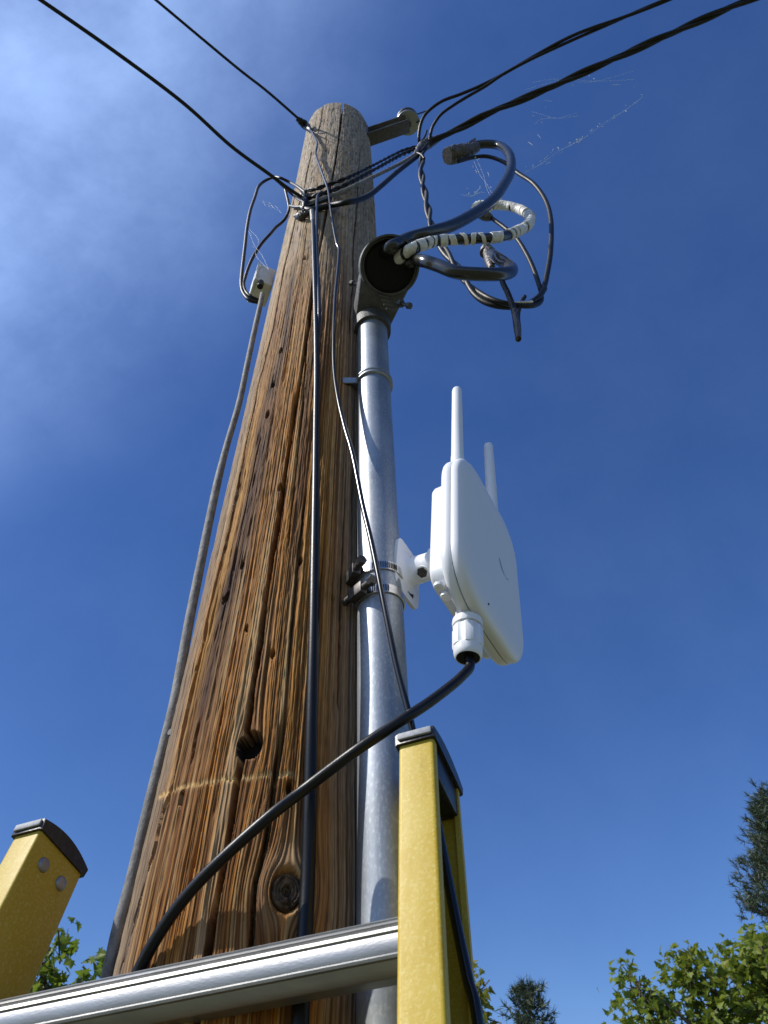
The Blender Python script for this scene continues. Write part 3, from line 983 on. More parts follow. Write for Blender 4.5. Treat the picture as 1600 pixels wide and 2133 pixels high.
# loops of thin wire to the left of the pole, going into the small terminal box
ya = .70
la = [(636, 401, -1), (620, 389, -1), (606, 381, -1), (585, 371, .68), (571, 369, .69), (553, 376, .70), (539, 388, .70), (531, 411, .70), (522, 437, .70), (515, 472, .70), (510, 516, .70), (504, 569, .70), (503, 595, .70), (508, 612, .70), (520, 625, .70), (540, 630, .71)]
o = tube('looped_wire', [onpole(x, y, .012) if Y < 0 else at(x, y, Y=Y) for x, y, Y in la], .0042, M['wireblk'], n=9)
tag(o, 'outer thin wire loop standing out from the left of the pole', 'wire', 'wire loops left of the pole')
lb = [(585, 380, .66), (592, 388, .655), (597, 406, .66), (602, 429, .665), (601, 441, .67), (594, 455, .675), (585, 465, .68), (574, 474, .68), (562, 488, .68), (545, 507, .685), (529, 532, .69), (518, 556, .695), (510, 581, .70), (508, 594, .70), (512, 607, .70), (523, 618, .70), (541, 626, .71)]
o = tube('looped_wire', path(lb), .0038, M['wireblk'], n=9)
tag(o, 'inner thin wire loop running from the lower left wire into the box', 'wire', 'wire loops left of the pole')
o = tube('tie_wire', [onpole(604, 429, .010), onpole(616, 431, .008), onpole(632, 430, .010), onpole(655, 425, .012), onpole(690, 412, .012)], .0036, M['wireblk'], n=8)
tag(o, 'short dark wire tied across the pole below the wire grip', 'wire')

# terminal box on the left of the pole
bxc = at(547, 595, Y=.735)
box = empty('terminal_box', bxc)
tag(box, 'small pale terminal box fixed to the left side of the pole', 'box')
yw = math.radians(25)
Mb = np.array([[math.cos(yw), -math.sin(yw), 0], [math.sin(yw), math.cos(yw), 0], [0, 0, 1]])
MB().box((0, 0, 0), (.019, .030, .042), Mb, .004).build('housing', M['paintbox'], box)
MB().box(Mb @ np.array([-.0205, 0, .001]), (.003, .032, .044), Mb, .002).build('lid', M['paintbox'], box)
MB().cyl((.004, -.026, -.060), (.004, -.026, -.038), .007, n=12).build('cable_grommet', M['black'], box)

# weathered grey cable down the left edge
gc = [(547, 612, .70), (543, 632, .70), (532, 680, .70), (515, 760, .705), (498, 840, .71), (472, 930, .715), (452, 1010, .715), (431, 1110, .715), (411, 1210, .715), (395, 1290, .715), (377, 1390, .715), (360, 1480, .71), (330, 1600, .71), (301, 1720, .71), (273, 1840, .71), (248, 1930, .71), (226, 2030, .71), (200, 2140, .71)]
P = path(gc)
P = np.vstack([P, drop_down(P[-1])])
o = tube('ground_cable', P, [.0054] * 6 + [.0062] * (len(P) - 6), M['greyc'], n=12)
tag(o, 'weathered grey cable running down the left edge of the pole', 'cable')
nl = at(360, 1528, Y=.685)
o = MB().cyl(nl + np.array([.02, .02, 0]), nl, .0022, n=8).cyl(nl, nl + np.array([-.002, -.004, .0]), .0046, n=12, bev=.001).build('nail', M['rust'])
tag(o, 'round headed nail beside the grey cable at the left edge', 'nail')

# flat cables running down the front of the pole
c3 = [(652, 450), (653, 480), (655, 540), (658, 640), (660, 760), (659, 880), (658, 1000), (656, 1150), (654, 1300), (650, 1480), (646, 1650), (642, 1800), (636, 1930), (629, 2060), (622, 2190)]
P = [onpole(x, y, .010 + .006 * math.sin(i)) for i, (x, y) in enumerate(c3)]
P = np.vstack([P, drop_down(P[-1])])
o = tube('flat_cable', P, list(np.linspace(.0046, .0066, len(P) - 7)) + [.0064] * 7, M['black'], n=14)
tag(o, 'broad black flat cable hanging straight down the front of the pole', 'cable')
MB().cyl(onpole(651, 440, .010), onpole(653, 462, .010), .0068, n=12, bev=.001).build('end_sleeve', M['tapeb'], o)
c3b = [(672, 400), (665, 404), (661, 413), (660, 437), (659.5, 472), (660, 516), (663, 580), (665, 640), (664, 700), (661, 760), (659, 830)]
o = tube('thin_wire', [onpole(x, y, .014 if y < 650 else .005) for x, y in c3b], .0036, M['flat'], n=9)
tag(o, 'thin pale-edged wire hooked down beside the top of the flat cable', 'wire')

c1 = [(640, 263, -1), (650, 276, -1), (656, 287, -1), (661, 300, -1), (658, 322, -1), (668, 352, -1), (683, 395, -1), (688, 430, -1), (694, 470, -1), (701, 506, -1), (706, 521, -1), (704, 556, -1), (698, 620, -1), (695, 700, -1), (696, 770, -1)]
y0_ = onpole(696, 770, .012)[1]
mid_ = [(704, 830), (718, 890), (735, 950), (755, 1050), (776, 1140), (800, 1260), (822, 1370), (842, 1450), (853, 1492)]
c1 += [(x, y, y0_ + (.572 - y0_) * min(1, (k + 1) / 6)) for k, (x, y) in enumerate(mid_)]
c1 += [(862, 1530, .575), (884, 1610, .572), (905, 1690, .568), (925, 1790, .560), (948, 1910, .552), (975, 2040, .54), (1000, 2160, .53)]
P = np.array([onpole(x, y, .012) if Y < 0 else at(x, y, Y=Y) for x, y, Y in c1])
P = np.vstack([P, drop_down(P[-1])])
o = tube('drop_cable', P, [.0040] * 16 + [.0043] * 10 + [.0052] * (len(P) - 26), M['flat'], n=12, flat=.75)
tag(o, 'black drop cable slanting across the conduit and behind the right ladder rail', 'cable')

# ------------------------------------------------------------------ bracket with spool insulator
br = empty('spool_bracket', at(775, 285, Y=.70))
tag(br, 'dark steel bracket holding a round spool insulator at the pole top', 'bracket')
bo = np.array(br.location)
pa, pb = at(768, 291, Y=.705) - bo, at(846, 264, Y=.69) - bo
for dz in (0.0, .065):
    ax = pb - pa; L_ = np.linalg.norm(ax); ax /= L_
    sd = np.cross([0, 0, 1.], ax); sd /= np.linalg.norm(sd)
    Mx = np.stack([ax, sd, np.cross(ax, sd)], 1)
    MB().box((pa + pb) / 2 + np.array([0, 0, dz]), (L_ / 2 + .012, .021, .0035), Mx, .001).build('bracket_arm', M['rust'], br)
MB().box(pa + np.array([-.004, 0, .0325]), (.004, .024, .045), None, .001).build('bracket_plate', M['rust'], br)
ic = at(850, 257, Y=.695) - bo
prof = [(.006, .012), (.036, .014), (.038, .020), (.036, .026), (.027, .032), (.027, .040), (.036, .046), (.038, .052), (.036, .058), (.006, .060)]
MB().loft([[(ic[0] + r * math.cos(2 * math.pi * k / 32), ic[1] + r * math.sin(2 * math.pi * k / 32), ic[2] + z) for k in range(32)] for r, z in prof]).build('spool_insulator', M['rust'], br, deg=50)
MB().loft([[(ic[0] + r * math.cos(2 * math.pi * k / 32), ic[1] + r * math.sin(2 * math.pi * k / 32), ic[2] + z) for k in range(32)] for r, z in ((.034, .004), (.040, .004), (.041, .008), (.034, .009))]).build('washer', M['galv'], br, deg=50)
MB().cyl(ic + np.array([0, 0, -.012]), ic + np.array([0, 0, .08]), .006, n=12).cyl(ic + np.array([0, 0, -.016]), ic + np.array([0, 0, -.005]), .011, n=6).build('clevis_bolt', M['rust'], br)
tube('tie_wire', rel(path([(862, 240, .69), (880, 234, .69), (892, 230, .69)]), br), .0026, M['wireblk'], br, n=6)
tube('tie_wire', rel(path([(868, 255, .69), (878, 250, .69), (884, 246, .685)]), br), .0026, M['wireblk'], br, n=6)

# ------------------------------------------------------------------ antenna unit on its mount
yaw, pit, rol = 1.1037, .0788, .0589
RW, RL = .187, .231
Rz = Matrix.Rotation(yaw, 3, 'Z') @ Matrix.Rotation(pit, 3, 'X') @ Matrix.Rotation(rol, 3, 'Y')
RM = np.array(Rz)
RO = CAM + np.array([.1164, .617, .5752])
rt = empty('outdoor_router', RO, Rz)
tag(rt, 'white outdoor wireless router box with two antennas beside the conduit', 'router')


def rrect(W, L, r, n=10):
    out = []
    for sx, sz, a0 in ((1, 1, 0), (-1, 1, 90), (-1, -1, 180), (1, -1, 270)):
        for k in range(n):
            a = math.radians(a0 + 90 * k / (n - 1))
            out.append((sx * (W / 2 - r) + r * math.cos(a), sz * (L / 2 - r) + r * math.sin(a)))
    return out


def slab(layers, W, L, r, cz=0, cx=0):
    rings = []
    for y, ins in layers:
        rings.append([(cx + x, y, cz + z) for x, z in rrect(W - 2 * ins, L - 2 * ins, max(r - ins, .004))])
    return rings


CRN = .056
fs = MB().loft(slab([(.0006, .0022), (.0006, .0004), (-.003, 0), (-.0065, .0006), (-.0085, .0022), (-.0105, .005), (-.0120, .009), (-.0130, .015), (-.0136, .024), (-.0140, .04), (-.0142, .07)], RW, RL, CRN))
fs.build('front_shell', M['white'], rt, deg=50)
MB().loft(slab([(.0022, .0012), (.004, .0002), (.009, 0), (.0125, .0015), (.015, .005), (.016, .010), (.0162, .03)], RW, RL, CRN)).build('back_shell', M['white'], rt, deg=50)
MB().loft(slab([(.0006, .003), (.0024, .003)], RW, RL, CRN), False, False).build('seam_gasket', M['mark'], rt, deg=50)
MB().loft(slab([(.0155, 0), (.029, .0008), (.0325, .003), (.034, .007), (.0343, .02)], .160, .165, .022, cz=-.012)).build('back_housing', M['white'], rt, deg=50)
for k_, (ax_, l_) in enumerate(((-.066, .162), (.050, .172))):
    ab = MB()
    ab.loft([[(ax_ + r * math.cos(t), .004 + r * math.sin(t), z) for t in np.arange(20) * 2 * math.pi / 20] for z, r in
             ((RL / 2 - .03, .0085), (RL / 2 + .003, .0085), (RL / 2 + .006, .0080), (RL / 2 + l_ * .5, .0076), (RL / 2 + l_ - .006, .0070), (RL / 2 + l_ - .002, .0062), (RL / 2 + l_, .0045))])
    ab.build('antenna', M['white'], rt, deg=50)
# cable gland under the box
gx, gy, gz = -.033, .009, -RL / 2 + .004
gl = MB()
nn = 48
for (z0, r0, z1, r1) in ():
    pass
cr_ = lambda z, r: [(gx + r * math.cos(2 * math.pi * k / nn), gy + r * math.sin(2 * math.pi * k / nn), z) for k in range(nn)]
gl.loft([cr_(gz + .006, .0125), cr_(gz - .006, .0125), cr_(gz - .006, .0155), cr_(gz - .010, .0160), cr_(gz - .014, .0155), cr_(gz - .014, .013), cr_(gz - .020, .013)])
glo = gl.build('cable_gland', M['white'], rt, deg=40)
hexr = lambda z, s: [(gx + s * (.0160 if k % 8 not in (0, 1, 7) else .0147) * math.cos(2 * math.pi * k / nn), gy + s * (.0160 if k % 8 not in (0, 1, 7) else .0147) * math.sin(2 * math.pi * k / nn), z) for k in range(nn)]
MB().loft([hexr(gz - .016, .92), hexr(gz - .018, 1), hexr(gz - .038, 1), hexr(gz - .041, .97), cr_(gz - .0412, .0149), cr_(gz - .048, .0144), cr_(gz - .052, .0132), cr_(gz - .053, .0122), cr_(gz - .049, .0095), cr_(gz - .046, .0090)]).build('gland_nut', M['white'], glo, deg=35)
MB().loft([cr_(gz - .0525, .0115), cr_(gz - .0505, .0110), cr_(gz - .0495, .0060)]).build('gland_seal', M['hole'], glo, deg=35)
for k_, xx in enumerate((-.062, -.045)):
    MB().cyl((xx - .012, .0225, -.0945), (xx - .012, .0225, -.1010), .0058, n=18, bev=.0015).build('vent_plug', M['white'], rt)
# printed mark on the front: a small hooked curve
mk = []
for k in range(13):
    a = math.radians(195 + k * 9.5)
    mk.append((.030 + .017 * math.cos(a), .012 + .022 * math.sin(a), (.0004 + .0019 * math.sin(math.pi * min(1, k / 12 * .9 + .1)))))
mv, mf = [], []
for x, z, h_ in mk: mv += [(x - h_, -.0146, z), (x + h_, -.0146, z)]
for k in range(12): mf.append((2 * k, 2 * k + 1, 2 * k + 3, 2 * k + 2))
MB().add(mv, mf).build('front_mark', M['mark'], rt, smooth=False)
MB().cyl((-.028, -.0125, -.098), (-.028, -.0140, -.098), .0011, n=8).build('status_light', M['hole'], rt)

mt = empty('mounting_bracket', RO, Rz)
tag(mt, 'white plastic mounting bracket between the router and the conduit', 'bracket')
PX, PYl, PZ = -.0207, .0953, -.0079
pl = MB().loft([[(PX + x, y, PZ + z) for x, z in rrect(.060, .078, .012, 6)] for y in (PYl - .001, PYl - .0055)])
# local: rounded plate, standing against the pipe
pl.build('plate', M['white'], mt, deg=30)
cone = [(PYl - .0055, .026, .030), (PYl - .008, .019, .023), (PYl - .012, .0155, .019), (PYl - .030, .0150, .0185), (.052, .0150, .0185), (.050, .0140, .0175)]
MB().loft([[(PX + rx * math.cos(t), y, PZ + rz_ * math.sin(t)) for t in np.arange(28) * 2 * math.pi / 28] for y, rx, rz_ in cone]).build('arm', M['white'], mt, deg=50)
MB().loft([[(PX + rx * math.cos(t), y, PZ + .004 + rz_ * math.sin(t)) for t in np.arange(28) * 2 * math.pi / 28] for y, rx, rz_ in ((.060, .0130, .0165), (.056, .0165, .020), (.030, .0175, .021), (.028, .017, .0205))]).build('socket', M['white'], mt, deg=50)
for sx in (-1,):
    bp = np.array([PX - .0085, PYl - .030, PZ - .0145])
    dv = np.array([-.55, 0, -.84])
    MB().cyl(bp, bp + dv * .004, .0078, n=24).build('bolt_recess', M['white'], mt)
    MB().cyl(bp + dv * .0035, bp + dv * .0046, .0066, n=6).build('bolt_head', M['rust'], mt)
bp = np.array([PX - .0165, .040, PZ + .012])
MB().cyl(bp, bp + np.array([-.003, 0, 0]), .0058, n=6).build('bolt_head', M['white'], mt)
for sx, zz in ((0, .0255), (0, -.0255)):
    MB().box((PX + .008, PYl - .0058, PZ + zz), (.007, .0003, .0035), None, 0).build('slot', M['hole'], mt, smooth=False)

for k_, (py_, ang, lab) in enumerate(((1180, 205, 'upper of two stainless hose clamps round the conduit'), (1228, 222, 'lower of two stainless hose clamps round the conduit'))):
    zc = at(770, py_, Y=CYc - CR)[2]
    hc = empty('hose_clamp', (CXc, CYc, zc))
    tag(hc, lab, 'hose clamp', 'hose clamps on the conduit')
    nv = -RM[:, 1]
    rb = ring_band(0, 0, 0, CR + .0008, .0125, .0013, 72, tilt=(.002, -.001))
    rb.build('band', M['steel'], hc)
    a = math.radians(ang)
    d_ = np.array([math.cos(a), math.sin(a), 0]); t_ = np.array([-math.sin(a), math.cos(a), 0])
    c_ = d_ * (CR + .007)
    MB().box(c_, (.0055, .012, .0080), np.stack([d_, t_, [0, 0, 1]], 1), .002).build('screw_housing', M['rust'], hc)
    MB().cyl(c_ + t_ * .008, c_ + t_ * .024, .0042, n=12).cyl(c_ + t_ * .022, c_ + t_ * .028, .0062, n=6).cyl(c_ - t_ * .024, c_ - t_ * .008, .0042, n=12).build('screw', M['rust'], hc)
    for j in range(13):
        aa = math.radians(255 + j * 5.0)
        if k_ == 1: aa = math.radians(228 + j * 5.2)
        dd = np.array([math.cos(aa), math.sin(aa), 0]); tt = np.array([-math.sin(aa), math.cos(aa), 0])
        MB().box(dd * (CR + .0022) + np.array([0, 0, .002 * dd[0] - .001 * dd[1]]), (.0006, .0006, .0042), np.stack([dd, (tt * .97 + np.array([0, 0, .25])), np.cross(dd, tt)], 1), 0).build('band_slot', M['hole'], hc, smooth=False)

# cable from the gland, swinging left in front of the pole
ge = RO + RM @ np.array([gx, gy, gz - .046])
ge2 = RO + RM @ np.array([gx - .001, gy - .001, gz - .064])
gY = ge[1]
cp = np.vstack([[ge], path([(979, 1388, gY - .001), (963, 1408, gY - .005), (938, 1430, gY - .010), (890, 1466, gY - .020), (830, 1505, gY - .030), (740, 1565, .562)]), [onpole(x, y, o_) for x, y, o_ in ((640, 1640, .030), (560, 1702, .024), (470, 1782, .018), (400, 1853, .013), (340, 1932, .009), (290, 2020, .007), (262, 2090, .007), (245, 2150, .007))]])
cp = np.vstack([cp, drop_down(cp[-1])])
o = tube('router_cable', cp, .0049, M['black'], n=14)
tag(o, 'black cable curving from the router gland down across the pole', 'cable')

# ------------------------------------------------------------------ ladder
rd = ray(844, 270); rd /= np.linalg.norm(rd)
nn_ = np.cross(ray(0, 2090), ray(828, 1918))
lu = np.cross(nn_, rd); lu /= np.linalg.norm(lu); lu *= np.sign(lu[0])
lw = np.cross(lu, rd); lw *= np.sign(lw[1])
PR = ray(828, 1985); PR = CAM + PR / (PR @ FW) * .485
LA = PR - lw * .0375 + lu * .0135           # front edge of the right rail's web, level with the top rung in view
WEB, FL, TH, W_IN, TTOP = .071, .031, .0042, .362, .150
foot = -(LA[2] - .03) / rd[2]
lad = empty('extension_ladder', LA + rd * foot)
tag(lad, 'yellow fibreglass ladder with aluminium rungs leaning on the pole', 'ladder')
lo = np.array(lad.location)


def rail(base, sgn):
    """C section: web inside, flanges pointing outwards (sgn = direction of lu)"""
    prof = []
    r_ = .0035
    outer = [(0, 0), (FL, 0), (FL, .0075), (FL - .0045, .0078), (FL - .0048, TH), (TH, TH), (TH, WEB - TH), (FL - .0048, WEB - TH), (FL - .0045, WEB - .0078), (FL, WEB - .0075), (FL, WEB), (0, WEB)]
    mb = MB()
    ts = [foot, -2, -1, -.3] + list(np.linspace(-.2, TTOP, 12))
    # round the outer corners
    pts = []
    for i, (a, b) in enumerate(outer):
        if i in (0, 1, 10, 11):
            pv = np.array(outer[i - 1]); nx = np.array(outer[(i + 1) % 12]); c = np.array((a, b))
            d0 = (pv - c) / np.linalg.norm(pv - c); d1 = (nx - c) / np.linalg.norm(nx - c)
            for t in np.linspace(0, 1, 5):
                pts.append(c + d0 * r_ * (1 - t) ** 2 + d1 * r_ * t ** 2)
        else: pts.append(np.array((a, b)))
    rings = [[base + rd * t + lu * sgn * p[0] + lw * p[1] for p in pts] for t in ts]
    mb.loft(rings)
    return mb


LR, LL = LA - lo, LA - lu * W_IN + rd * .011 - lo
rr_ = rail(LR, 1).build('rail', M['yellow'], lad, deg=50)
rl_ = rail(LL, -1).build('rail', M['yellow'], lad, deg=50)


def end_cap(base, sgn):
    """plate over the front flange, and an arched plastic plug over the cut end"""
    mb = MB()
    rim = -.0022
    out = []
    for k in range(19):
        t = k / 18
        wv = -.003 + (WEB + .006) * t
        hgt = .0105 * math.sin(math.pi * min(1, max(0, .10 + .86 * t))) ** .8 + .003
        out.append((wv, hgt))
    rings = []
    for x in (rim, rim + .002, FL + .0005, FL + .002):
        ins = .0015 if x in (rim, FL + .002) else 0
        ring = [base + rd * (TTOP - .004 + 0) + lu * sgn * x + lw * (-.003 + ins), ]
        ring += [base + rd * (TTOP + h - ins) + lu * sgn * x + lw * wv for wv, h in out]
        ring += [base + rd * (TTOP - .004) + lu * sgn * x + lw * (WEB + .003 - ins)]
        rings.append(ring)
    mb.loft(rings)
    return mb


cR = end_cap(LR, 1).build('end_cap', M['cap'], lad, deg=40)
cL = end_cap(LL, -1).build('end_cap', M['cap'], lad, deg=40)
for base, sgn, cp_ in ((LR, 1, cR), (LL, -1, cL)):
    c = base + rd * (TTOP - .001) + lu * sgn * (FL / 2) + lw * (-.0040)
    MB().box(c + rd * .0035, (FL / 2 - .0005, .0014, .0034), np.stack([lu, lw, rd], 1), .0012).build('cap_lip', mat('worn_grey_cap', (.26, .27, .285), .65, noise=(200, (1, 1, 1), .6, (.42, .43, .45), .45, .65)) if sgn > 0 else bpy.data.materials['worn_grey_cap'], cp_)
    # leg of the plug inside the channel
    c = base + rd * (TTOP - .016) + lu * sgn * (FL * .55) + lw * (WEB / 2)
    MB().box(c, (FL * .40, WEB / 2 - TH - .001, .016), np.stack([lu, lw, rd], 1), .002).build('cap_plug', M['cap'], cp_)
for (wv, t_) in ((.021, .026), (.050, .026)):
    c = LL + rd * (TTOP - t_) + lw * wv
    rg = [[c + lu * h + r * (lw * math.cos(a) + rd * math.sin(a)) for a in np.arange(20) * 2 * math.pi / 20] for h, r in ((-.001, .0068), (.0005, .0068), (.0022, .0056), (.0030, .003))]
    MB().loft(rg).build('rivet', M['rust'] if False else M['alu'], rl_, deg=60)

# rungs: round at the front, ribbed tread on top, a ridge, flat below
RC0 = PR - lo
prof = []
nf = -lw                                              # towards the climber
hup = np.array([0, 0, 1.]) - lu * lu[2]
hup /= np.linalg.norm(hup)
hfr = np.cross(hup, lu); hfr /= np.linalg.norm(hfr)
if hfr[1] > 0: hfr = -hfr
RR = .0196
for k in range(144):
    a = 2 * math.pi * k / 144
    ad = math.degrees(a)
    r = RR
    if 22 < ad < 158:                                # tread ribs
        r += .0015 * (1 if math.sin(math.radians((ad - 22) * 360 / 17.0)) > -.25 else -1)
    if 335 < ad < 345: r += .0016                    # ridge catching the light
    if 195 < ad < 335: r -= .0012
    x, z = r * math.cos(a), r * math.sin(a)
    z = max(z, -.0165)
    prof.append((x, z))
for j in range(-14, 1):
    c0 = RC0 + rd * (.305 * j) - lu * .002
    c1_ = c0 - lu * (W_IN - .0135 + .0 + .004)
    c0e = c0 + lu * .0165
    rings = []
    for t in np.linspace(0, 1, 10 if j == 0 else 2):
        c = c0e + (c1_ - c0e) * t
        rings.append([c + hfr * x + hup * z for x, z in prof])
    ro = MB().loft(rings).build('rung', M['alu'], lad, deg=25)

# ------------------------------------------------------------------ spider silk
def silk(name, anchors, lab, spread, nseg, seed):
    r = random.Random(seed)
    mb = MB()
    for (a, b, Ya, Yb, n_) in anchors:
        for k in range(int(n_ * .6)):
            t = r.random()
            p = (a[0] + (b[0] - a[0]) * t + r.gauss(0, spread), a[1] + (b[1] - a[1]) * t + r.gauss(0, spread))
            Y = Ya + (Yb - Ya) * t
            ln = r.choice([2, 3, 4, 4, 9, 16]) * r.uniform(.6, 1.2)
            an = math.atan2(b[1] - a[1], b[0] - a[0]) + r.gauss(0, .6)
            q = (p[0] + ln * math.cos(an), p[1] + ln * math.sin(an))
            rad = r.uniform(.0003, .0008) if ln < 6 else r.uniform(.00025, .0005)
            mb.loft(tube_geo([at(*p, Y=Y), at((p[0] + q[0]) / 2 + .5, (p[1] + q[1]) / 2, Y=Y), at(*q, Y=Y + .003)], [rad * .5, rad, rad * .5], 5, sub=1))
    for (a, b, Ya, Yb, n_) in anchors:
        for k in range(2):
            t = [0, .3, .6, 1]
            mb.loft(tube_geo([at(a[0] + (b[0] - a[0]) * q + r.gauss(0, spread * .4), a[1] + (b[1] - a[1]) * q + r.gauss(0, spread * .4) + 3 * math.sin(q * 3.1), Y=Ya + (Yb - Ya) * q) for q in t], .00014, 4, sub=4))
    o = mb.build(name, M['silk'], deg=80)
    return tag(o, lab, 'spider web', 'wisps of spider silk', kind='stuff')


silk('spider_silk', [((1080, 368), (1165, 315), .64, .64, 22), ((1165, 315), (1240, 270), .64, .65, 20), ((1240, 270), (1340, 200), .65, .66, 18)], 'line of pale spider silk drifting off to the right of the leads', 4, 30, 1)
silk('spider_silk', [((985, 335), (1030, 420), .60, .60, 18), ((960, 410), (1010, 400), .60, .60, 8)], 'specks of spider silk inside the curl of the black lead', 12, 30, 2)
silk('spider_silk', [((545, 420), (580, 440), .68, .68, 8), ((520, 480), (560, 560), .68, .68, 8)], 'specks of spider silk inside the wire loops left of the pole', 8, 30, 3)
silk('spider_silk', [((1100, 170), (1320, 160), .66, .68, 14), ((1110, 250), (1200, 240), .66, .66, 12)], 'scattered silk specks under the thick service cable', 18, 30, 4)


# ------------------------------------------------------------------ trees
def leaf_mat(name, c1, c2, c3, transl=.35):
    return mat(name, c1, .5, spec=.35, noise=[(1.1, (1, 1, 1), .9, c2, .40, .62), (5.0, (1, 1, 1), .8, c3, .52, .68)], transl=transl)


M['maple'] = leaf_mat('maple_leaves', (.15, .215, .024), (.28, .29, .034), (.065, .115, .02), .46)
M['maple2'] = leaf_mat('yellowing_maple_leaves', (.15, .18, .022), (.30, .24, .03), (.06, .09, .018), .42)
M['pine'] = leaf_mat('pine_needles', (.055, .082, .046), (.090, .110, .062), (.028, .044, .030), .18)

LEAF = [(0, 0), (.10, .16), (.42, .06), (.34, .26), (.52, .42), (.28, .46), (.22, .62), (0, 1.0), (-.22, .62), (-.28, .46), (-.52, .42), (-.34, .26), (-.42, .06), (-.10, .16)]


def leaf_template(name, m):
    V = [(0, .38, .03)] + [(x, y, -.10 * abs(x) - .06 * y * y) for x, y in LEAF]
    Fc = [(0, 1 + i, 1 + (i + 1) % len(LEAF)) for i in range(len(LEAF))]
    me = bpy.data.meshes.new(name)
    me.from_pydata(V, [], Fc)
    me.materials.append(m)
    me.update()
    return me


def rand_rot(r, upbias=.5):
    n = np.array([r.gauss(0, 1), r.gauss(0, 1), r.gauss(0, 1) + upbias * 2]); n /= np.linalg.norm(n)
    a = np.array([r.gauss(0, 1), r.gauss(0, 1), r.gauss(0, 1) - .6]); a -= n * (a @ n); a /= np.linalg.norm(a)
    return np.stack([np.cross(a, n), a, n], 1)


def trunk_and_limbs(base, tips, r0, zsplit, seed):
    r = random.Random(seed)
    mb = MB()
    top = np.array([base[0], base[1], zsplit])
    mb.loft(tube_geo([base, base + (top - base) * .5 + np.array([r.uniform(-.2, .2), r.uniform(-.2, .2), 0]), top], [r0, r0 * .8, r0 * .62], 12, sub=5))
    for t in tips:
        mid = top + (t - top) * .5 + np.array([r.uniform(-.4, .4), r.uniform(-.4, .4), r.uniform(0, .5)])
        mb.loft(tube_geo([top - np.array([0, 0, .3]), mid, t], [r0 * .35, r0 * .18, r0 * .03], 7, sub=5))
    return mb


def maple(base, lobes, n, size, label, m, seed, vis_n=120, r0=.25, group='maple trees'):
    """lobes: list of (centre, radii): leafy masses; leaves hang in clumps along twigs inside them"""
    r = random.Random(seed)
    base = np.array(base, float)
    t = empty('maple_tree', base)
    tag(t, label, 'tree', group)
    zs_ = min(c[2] - rd_[2] for c, rd_ in lobes)
    trunk_and_limbs(np.zeros(3), [np.array(c) - base for c, _ in lobes], r0, max(1.5, zs_ * .75), seed).build('trunk', M['bark'], t)
    vol = [a[0] * a[1] * a[2] for _, a in lobes]
    lv = []
    twigs = MB()
    while len(lv) < n:
        c, a = r.choices(lobes, vol)[0]
        v = np.array([r.gauss(0, 1) for _ in range(3)]); v /= np.linalg.norm(v)
        rr = r.random() ** .45
        p = np.array(c) + v * rr * np.array(a)
        if rr > .7 and r.random() < .35: p = np.array(c) + v * np.array(a) * r.uniform(1, 1.18)
        q = p + v * .0 + np.array([r.gauss(0, .12), r.gauss(0, .12), .25]) * size * 3
        if r.random() < .5: twigs.loft(tube_geo([p - base - v * size * 3, p - base, q - base], [size * .06, size * .05, size * .02], 4, sub=1))
        for _ in range(r.randint(5, 9)):
            o_ = p + (q - p) * r.random() + np.array([r.gauss(0, .6), r.gauss(0, .6), r.gauss(0, .5)]) * size
            lv.append((o_, rand_rot(r, .45), size * r.uniform(.6, 1.15)))
    twigs.build('twigs', M['bark'], t)
    # the leaves that show largest are parts of their own, the rest is one leafy mass
    vis, rest = [], []
    for L_ in lv:
        x, y, d = proj(L_[0])
        inside = d > 0 and -20 < x < 1620 and y < 2150
        (vis if inside else rest).append((d + r.random() * .5, L_))
    vis.sort(key=lambda q: q[0])
    rest = [q[1] for q in rest] + [q[1] for q in vis[vis_n:]]
    tmpl = leaf_template('leaf', m)
    for _, (o_, R_, s_) in vis[:vis_n]:
        l = bpy.data.objects.new('leaf', tmpl)
        Mw = np.eye(4); Mw[:3, :3] = R_ * s_; Mw[:3, 3] = o_ - base
        l.matrix_local = Matrix(Mw.tolist())
        l.parent = t
        col.objects.link(l)
    TV = np.array([v.co for v in tmpl.vertices]); TF = np.array([list(p.vertices) for p in tmpl.polygons])
    V = np.concatenate([(TV * s_) @ R_.T + o_ - base for o_, R_, s_ in rest])
    Fa = np.concatenate([TF + i * len(TV) for i in range(len(rest))])
    o = mesh_obj('foliage', V, Fa.tolist(), m, t, smooth=False)
    o['kind'] = 'stuff'
    return t


def lobe(x, y, Y, rx, ry=None):
    c = at(x, y, Y=Y)
    s_ = (proj(c)[2]) / F
    return (c, (rx * s_, (ry or rx) * s_, (ry or rx) * s_))


Ym = 15.
maple((at(1500, 2133, Y=Ym)[0] + .5, Ym + .5, 0),
      [lobe(1560, 2010, Ym, 75, 60), lobe(1590, 1975, Ym - .6, 45, 40), lobe(1440, 2040, Ym, 60, 55), lobe(1332, 2062, Ym - .4, 42, 44), lobe(1312, 2030, Ym - .3, 24, 24), lobe(1432, 1985, Ym, 26, 38), lobe(1530, 2110, Ym, 120, 70), lobe(1350, 2110, Ym, 60, 55), lobe(1450, 2200, Ym, 160, 90), lobe(1620, 2060, Ym + .5, 100, 90)],
      3500, .17, 'broad green maple filling the lower right corner', M['maple'], 11, 300)
Yl = 7.5
maple((at(40, 2133, Y=Yl)[0] - .6, Yl + .4, 0),
      [lobe(95, 2040, Yl, 30, 40), lobe(118, 1975, Yl, 12, 40), lobe(60, 2090, Yl, 70, 60), lobe(150, 2060, Yl, 32, 28), lobe(40, 2200, Yl, 130, 90), lobe(215, 2035, Yl, 8, 14)],
      900, .15, 'green maple twigs behind the left ladder rail', M['maple'], 12, 160, .12)
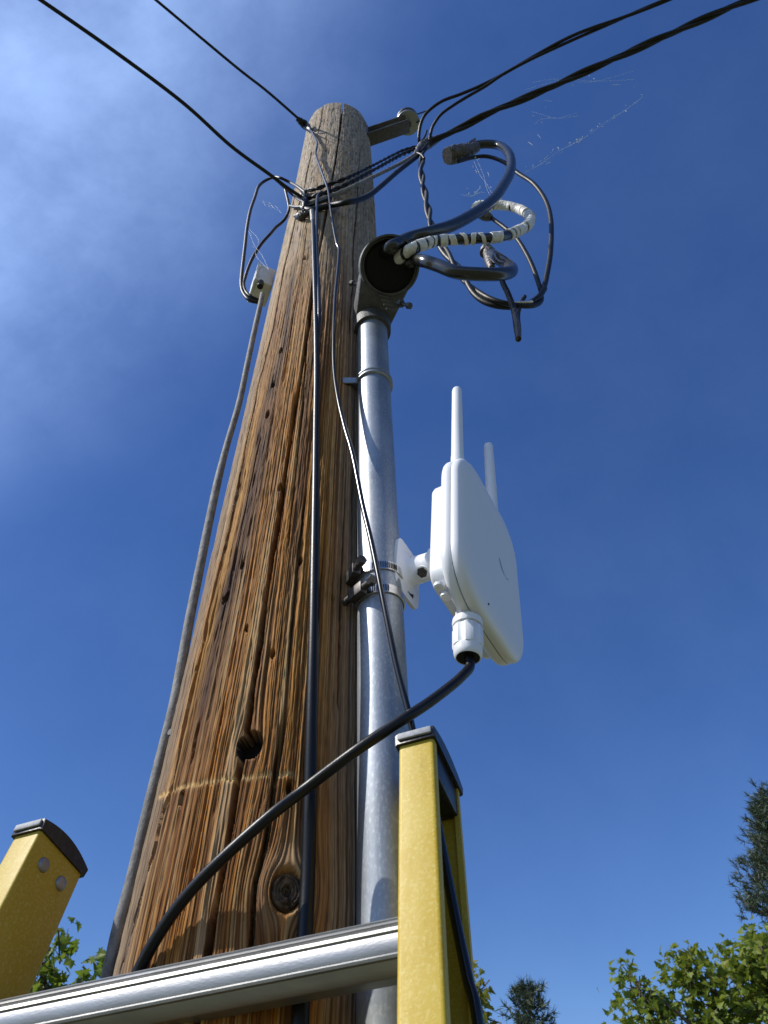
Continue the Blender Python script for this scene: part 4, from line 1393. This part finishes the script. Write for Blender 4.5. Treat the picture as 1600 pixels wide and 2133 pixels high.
maple((at(1010, 2133, Y=14.)[0] - .8, 14.6, 0),
      [lobe(990, 2070, 14., 16, 46), lobe(1000, 2120, 14., 22, 30), lobe(950, 2190, 14., 90, 70)],
      600, .19, 'sliver of yellowing maple beside the right ladder rail', M['maple2'], 13, 80, .15)


def conifer(base, top, rad, n, label, seed, lean=.35, tuft=.28, name='pine_tree', m='pine', yellow=None):
    """whorled limbs carrying brushes of needles"""
    r = random.Random(seed)
    base = np.array(base, float); top = np.array(top, float)
    t = empty(name, base)
    tag(t, label, 'tree', 'conifers')
    hh = top[2] - base[2]
    tr = MB().loft(tube_geo([np.zeros(3), (top - base) * .5, top - base], [hh * .018, hh * .011, .02], 10, sub=6))
    NV, NF = [], []
    limbs = MB()
    k = 0
    for i in range(n):
        f_ = 1 - (i / n) ** 1.15 * .62
        p0 = (top - base) * f_
        a = i * 2.4 + r.uniform(-.5, .5)
        L_ = rad * (1.05 - f_) ** .55 * r.uniform(.55, 1.1) * 1.25
        d = np.array([math.cos(a), math.sin(a), r.uniform(-.05, .45)])
        tip = p0 + d * L_
        mid = p0 + d * L_ * .5 + np.array([0, 0, -.05 * L_])
        tip = tip + np.array([0, 0, .12 * L_])
        limbs.loft(tube_geo([p0, mid, tip], [.03 + .012 * L_, .02 + .006 * L_, .012], 5, sub=2))
        nt_ = max(4, int(L_ / tuft * 3.2))
        for j in range(nt_):
            u_ = r.uniform(.22, 1.04)
            c = p0 + (tip - p0) * u_ + np.array([r.gauss(0, .5), r.gauss(0, .5), r.gauss(0, .4)]) * tuft
            ax = d * .8 + np.array([r.gauss(0, .45), r.gauss(0, .45), r.uniform(.1, 1.0)]); ax /= np.linalg.norm(ax)
            for q in range(26):
                v = ax * r.uniform(.25, 1.1) + np.array([r.gauss(0, .5), r.gauss(0, .5), r.gauss(0, .5)]); v /= np.linalg.norm(v)
                o_ = c + ax * tuft * r.uniform(-.5, .5)
                sd_ = np.cross(v, [r.gauss(0, 1), r.gauss(0, 1), r.gauss(0, 1)]); sd_ /= np.linalg.norm(sd_) + 1e-9
                wd = tuft * .05
                ln = tuft * r.uniform(.5, 1.0)
                NV += [o_ - sd_ * wd, o_ + sd_ * wd, o_ + v * ln]
                NF.append((k, k + 1, k + 2)); k += 3
    tr.build('trunk', M['bark'], t)
    limbs.build('limbs', M['bark'], t)
    o = mesh_obj('needles', NV, NF, M[m], t, smooth=False)
    o['kind'] = 'stuff'
    return t


tp = at(1626, 1675, Y=24.)
conifer((tp[0] + .2, 24., 0), tp, 3.5, 420, 'tall dark pine at the right edge above the maple', 21, tuft=.30)
tp = at(1096, 2062, Y=30.)
conifer((tp[0], 30., 0), tp, 1.7, 110, 'small distant conifer top right of the ladder', 22, tuft=.36, name='conifer_tree')
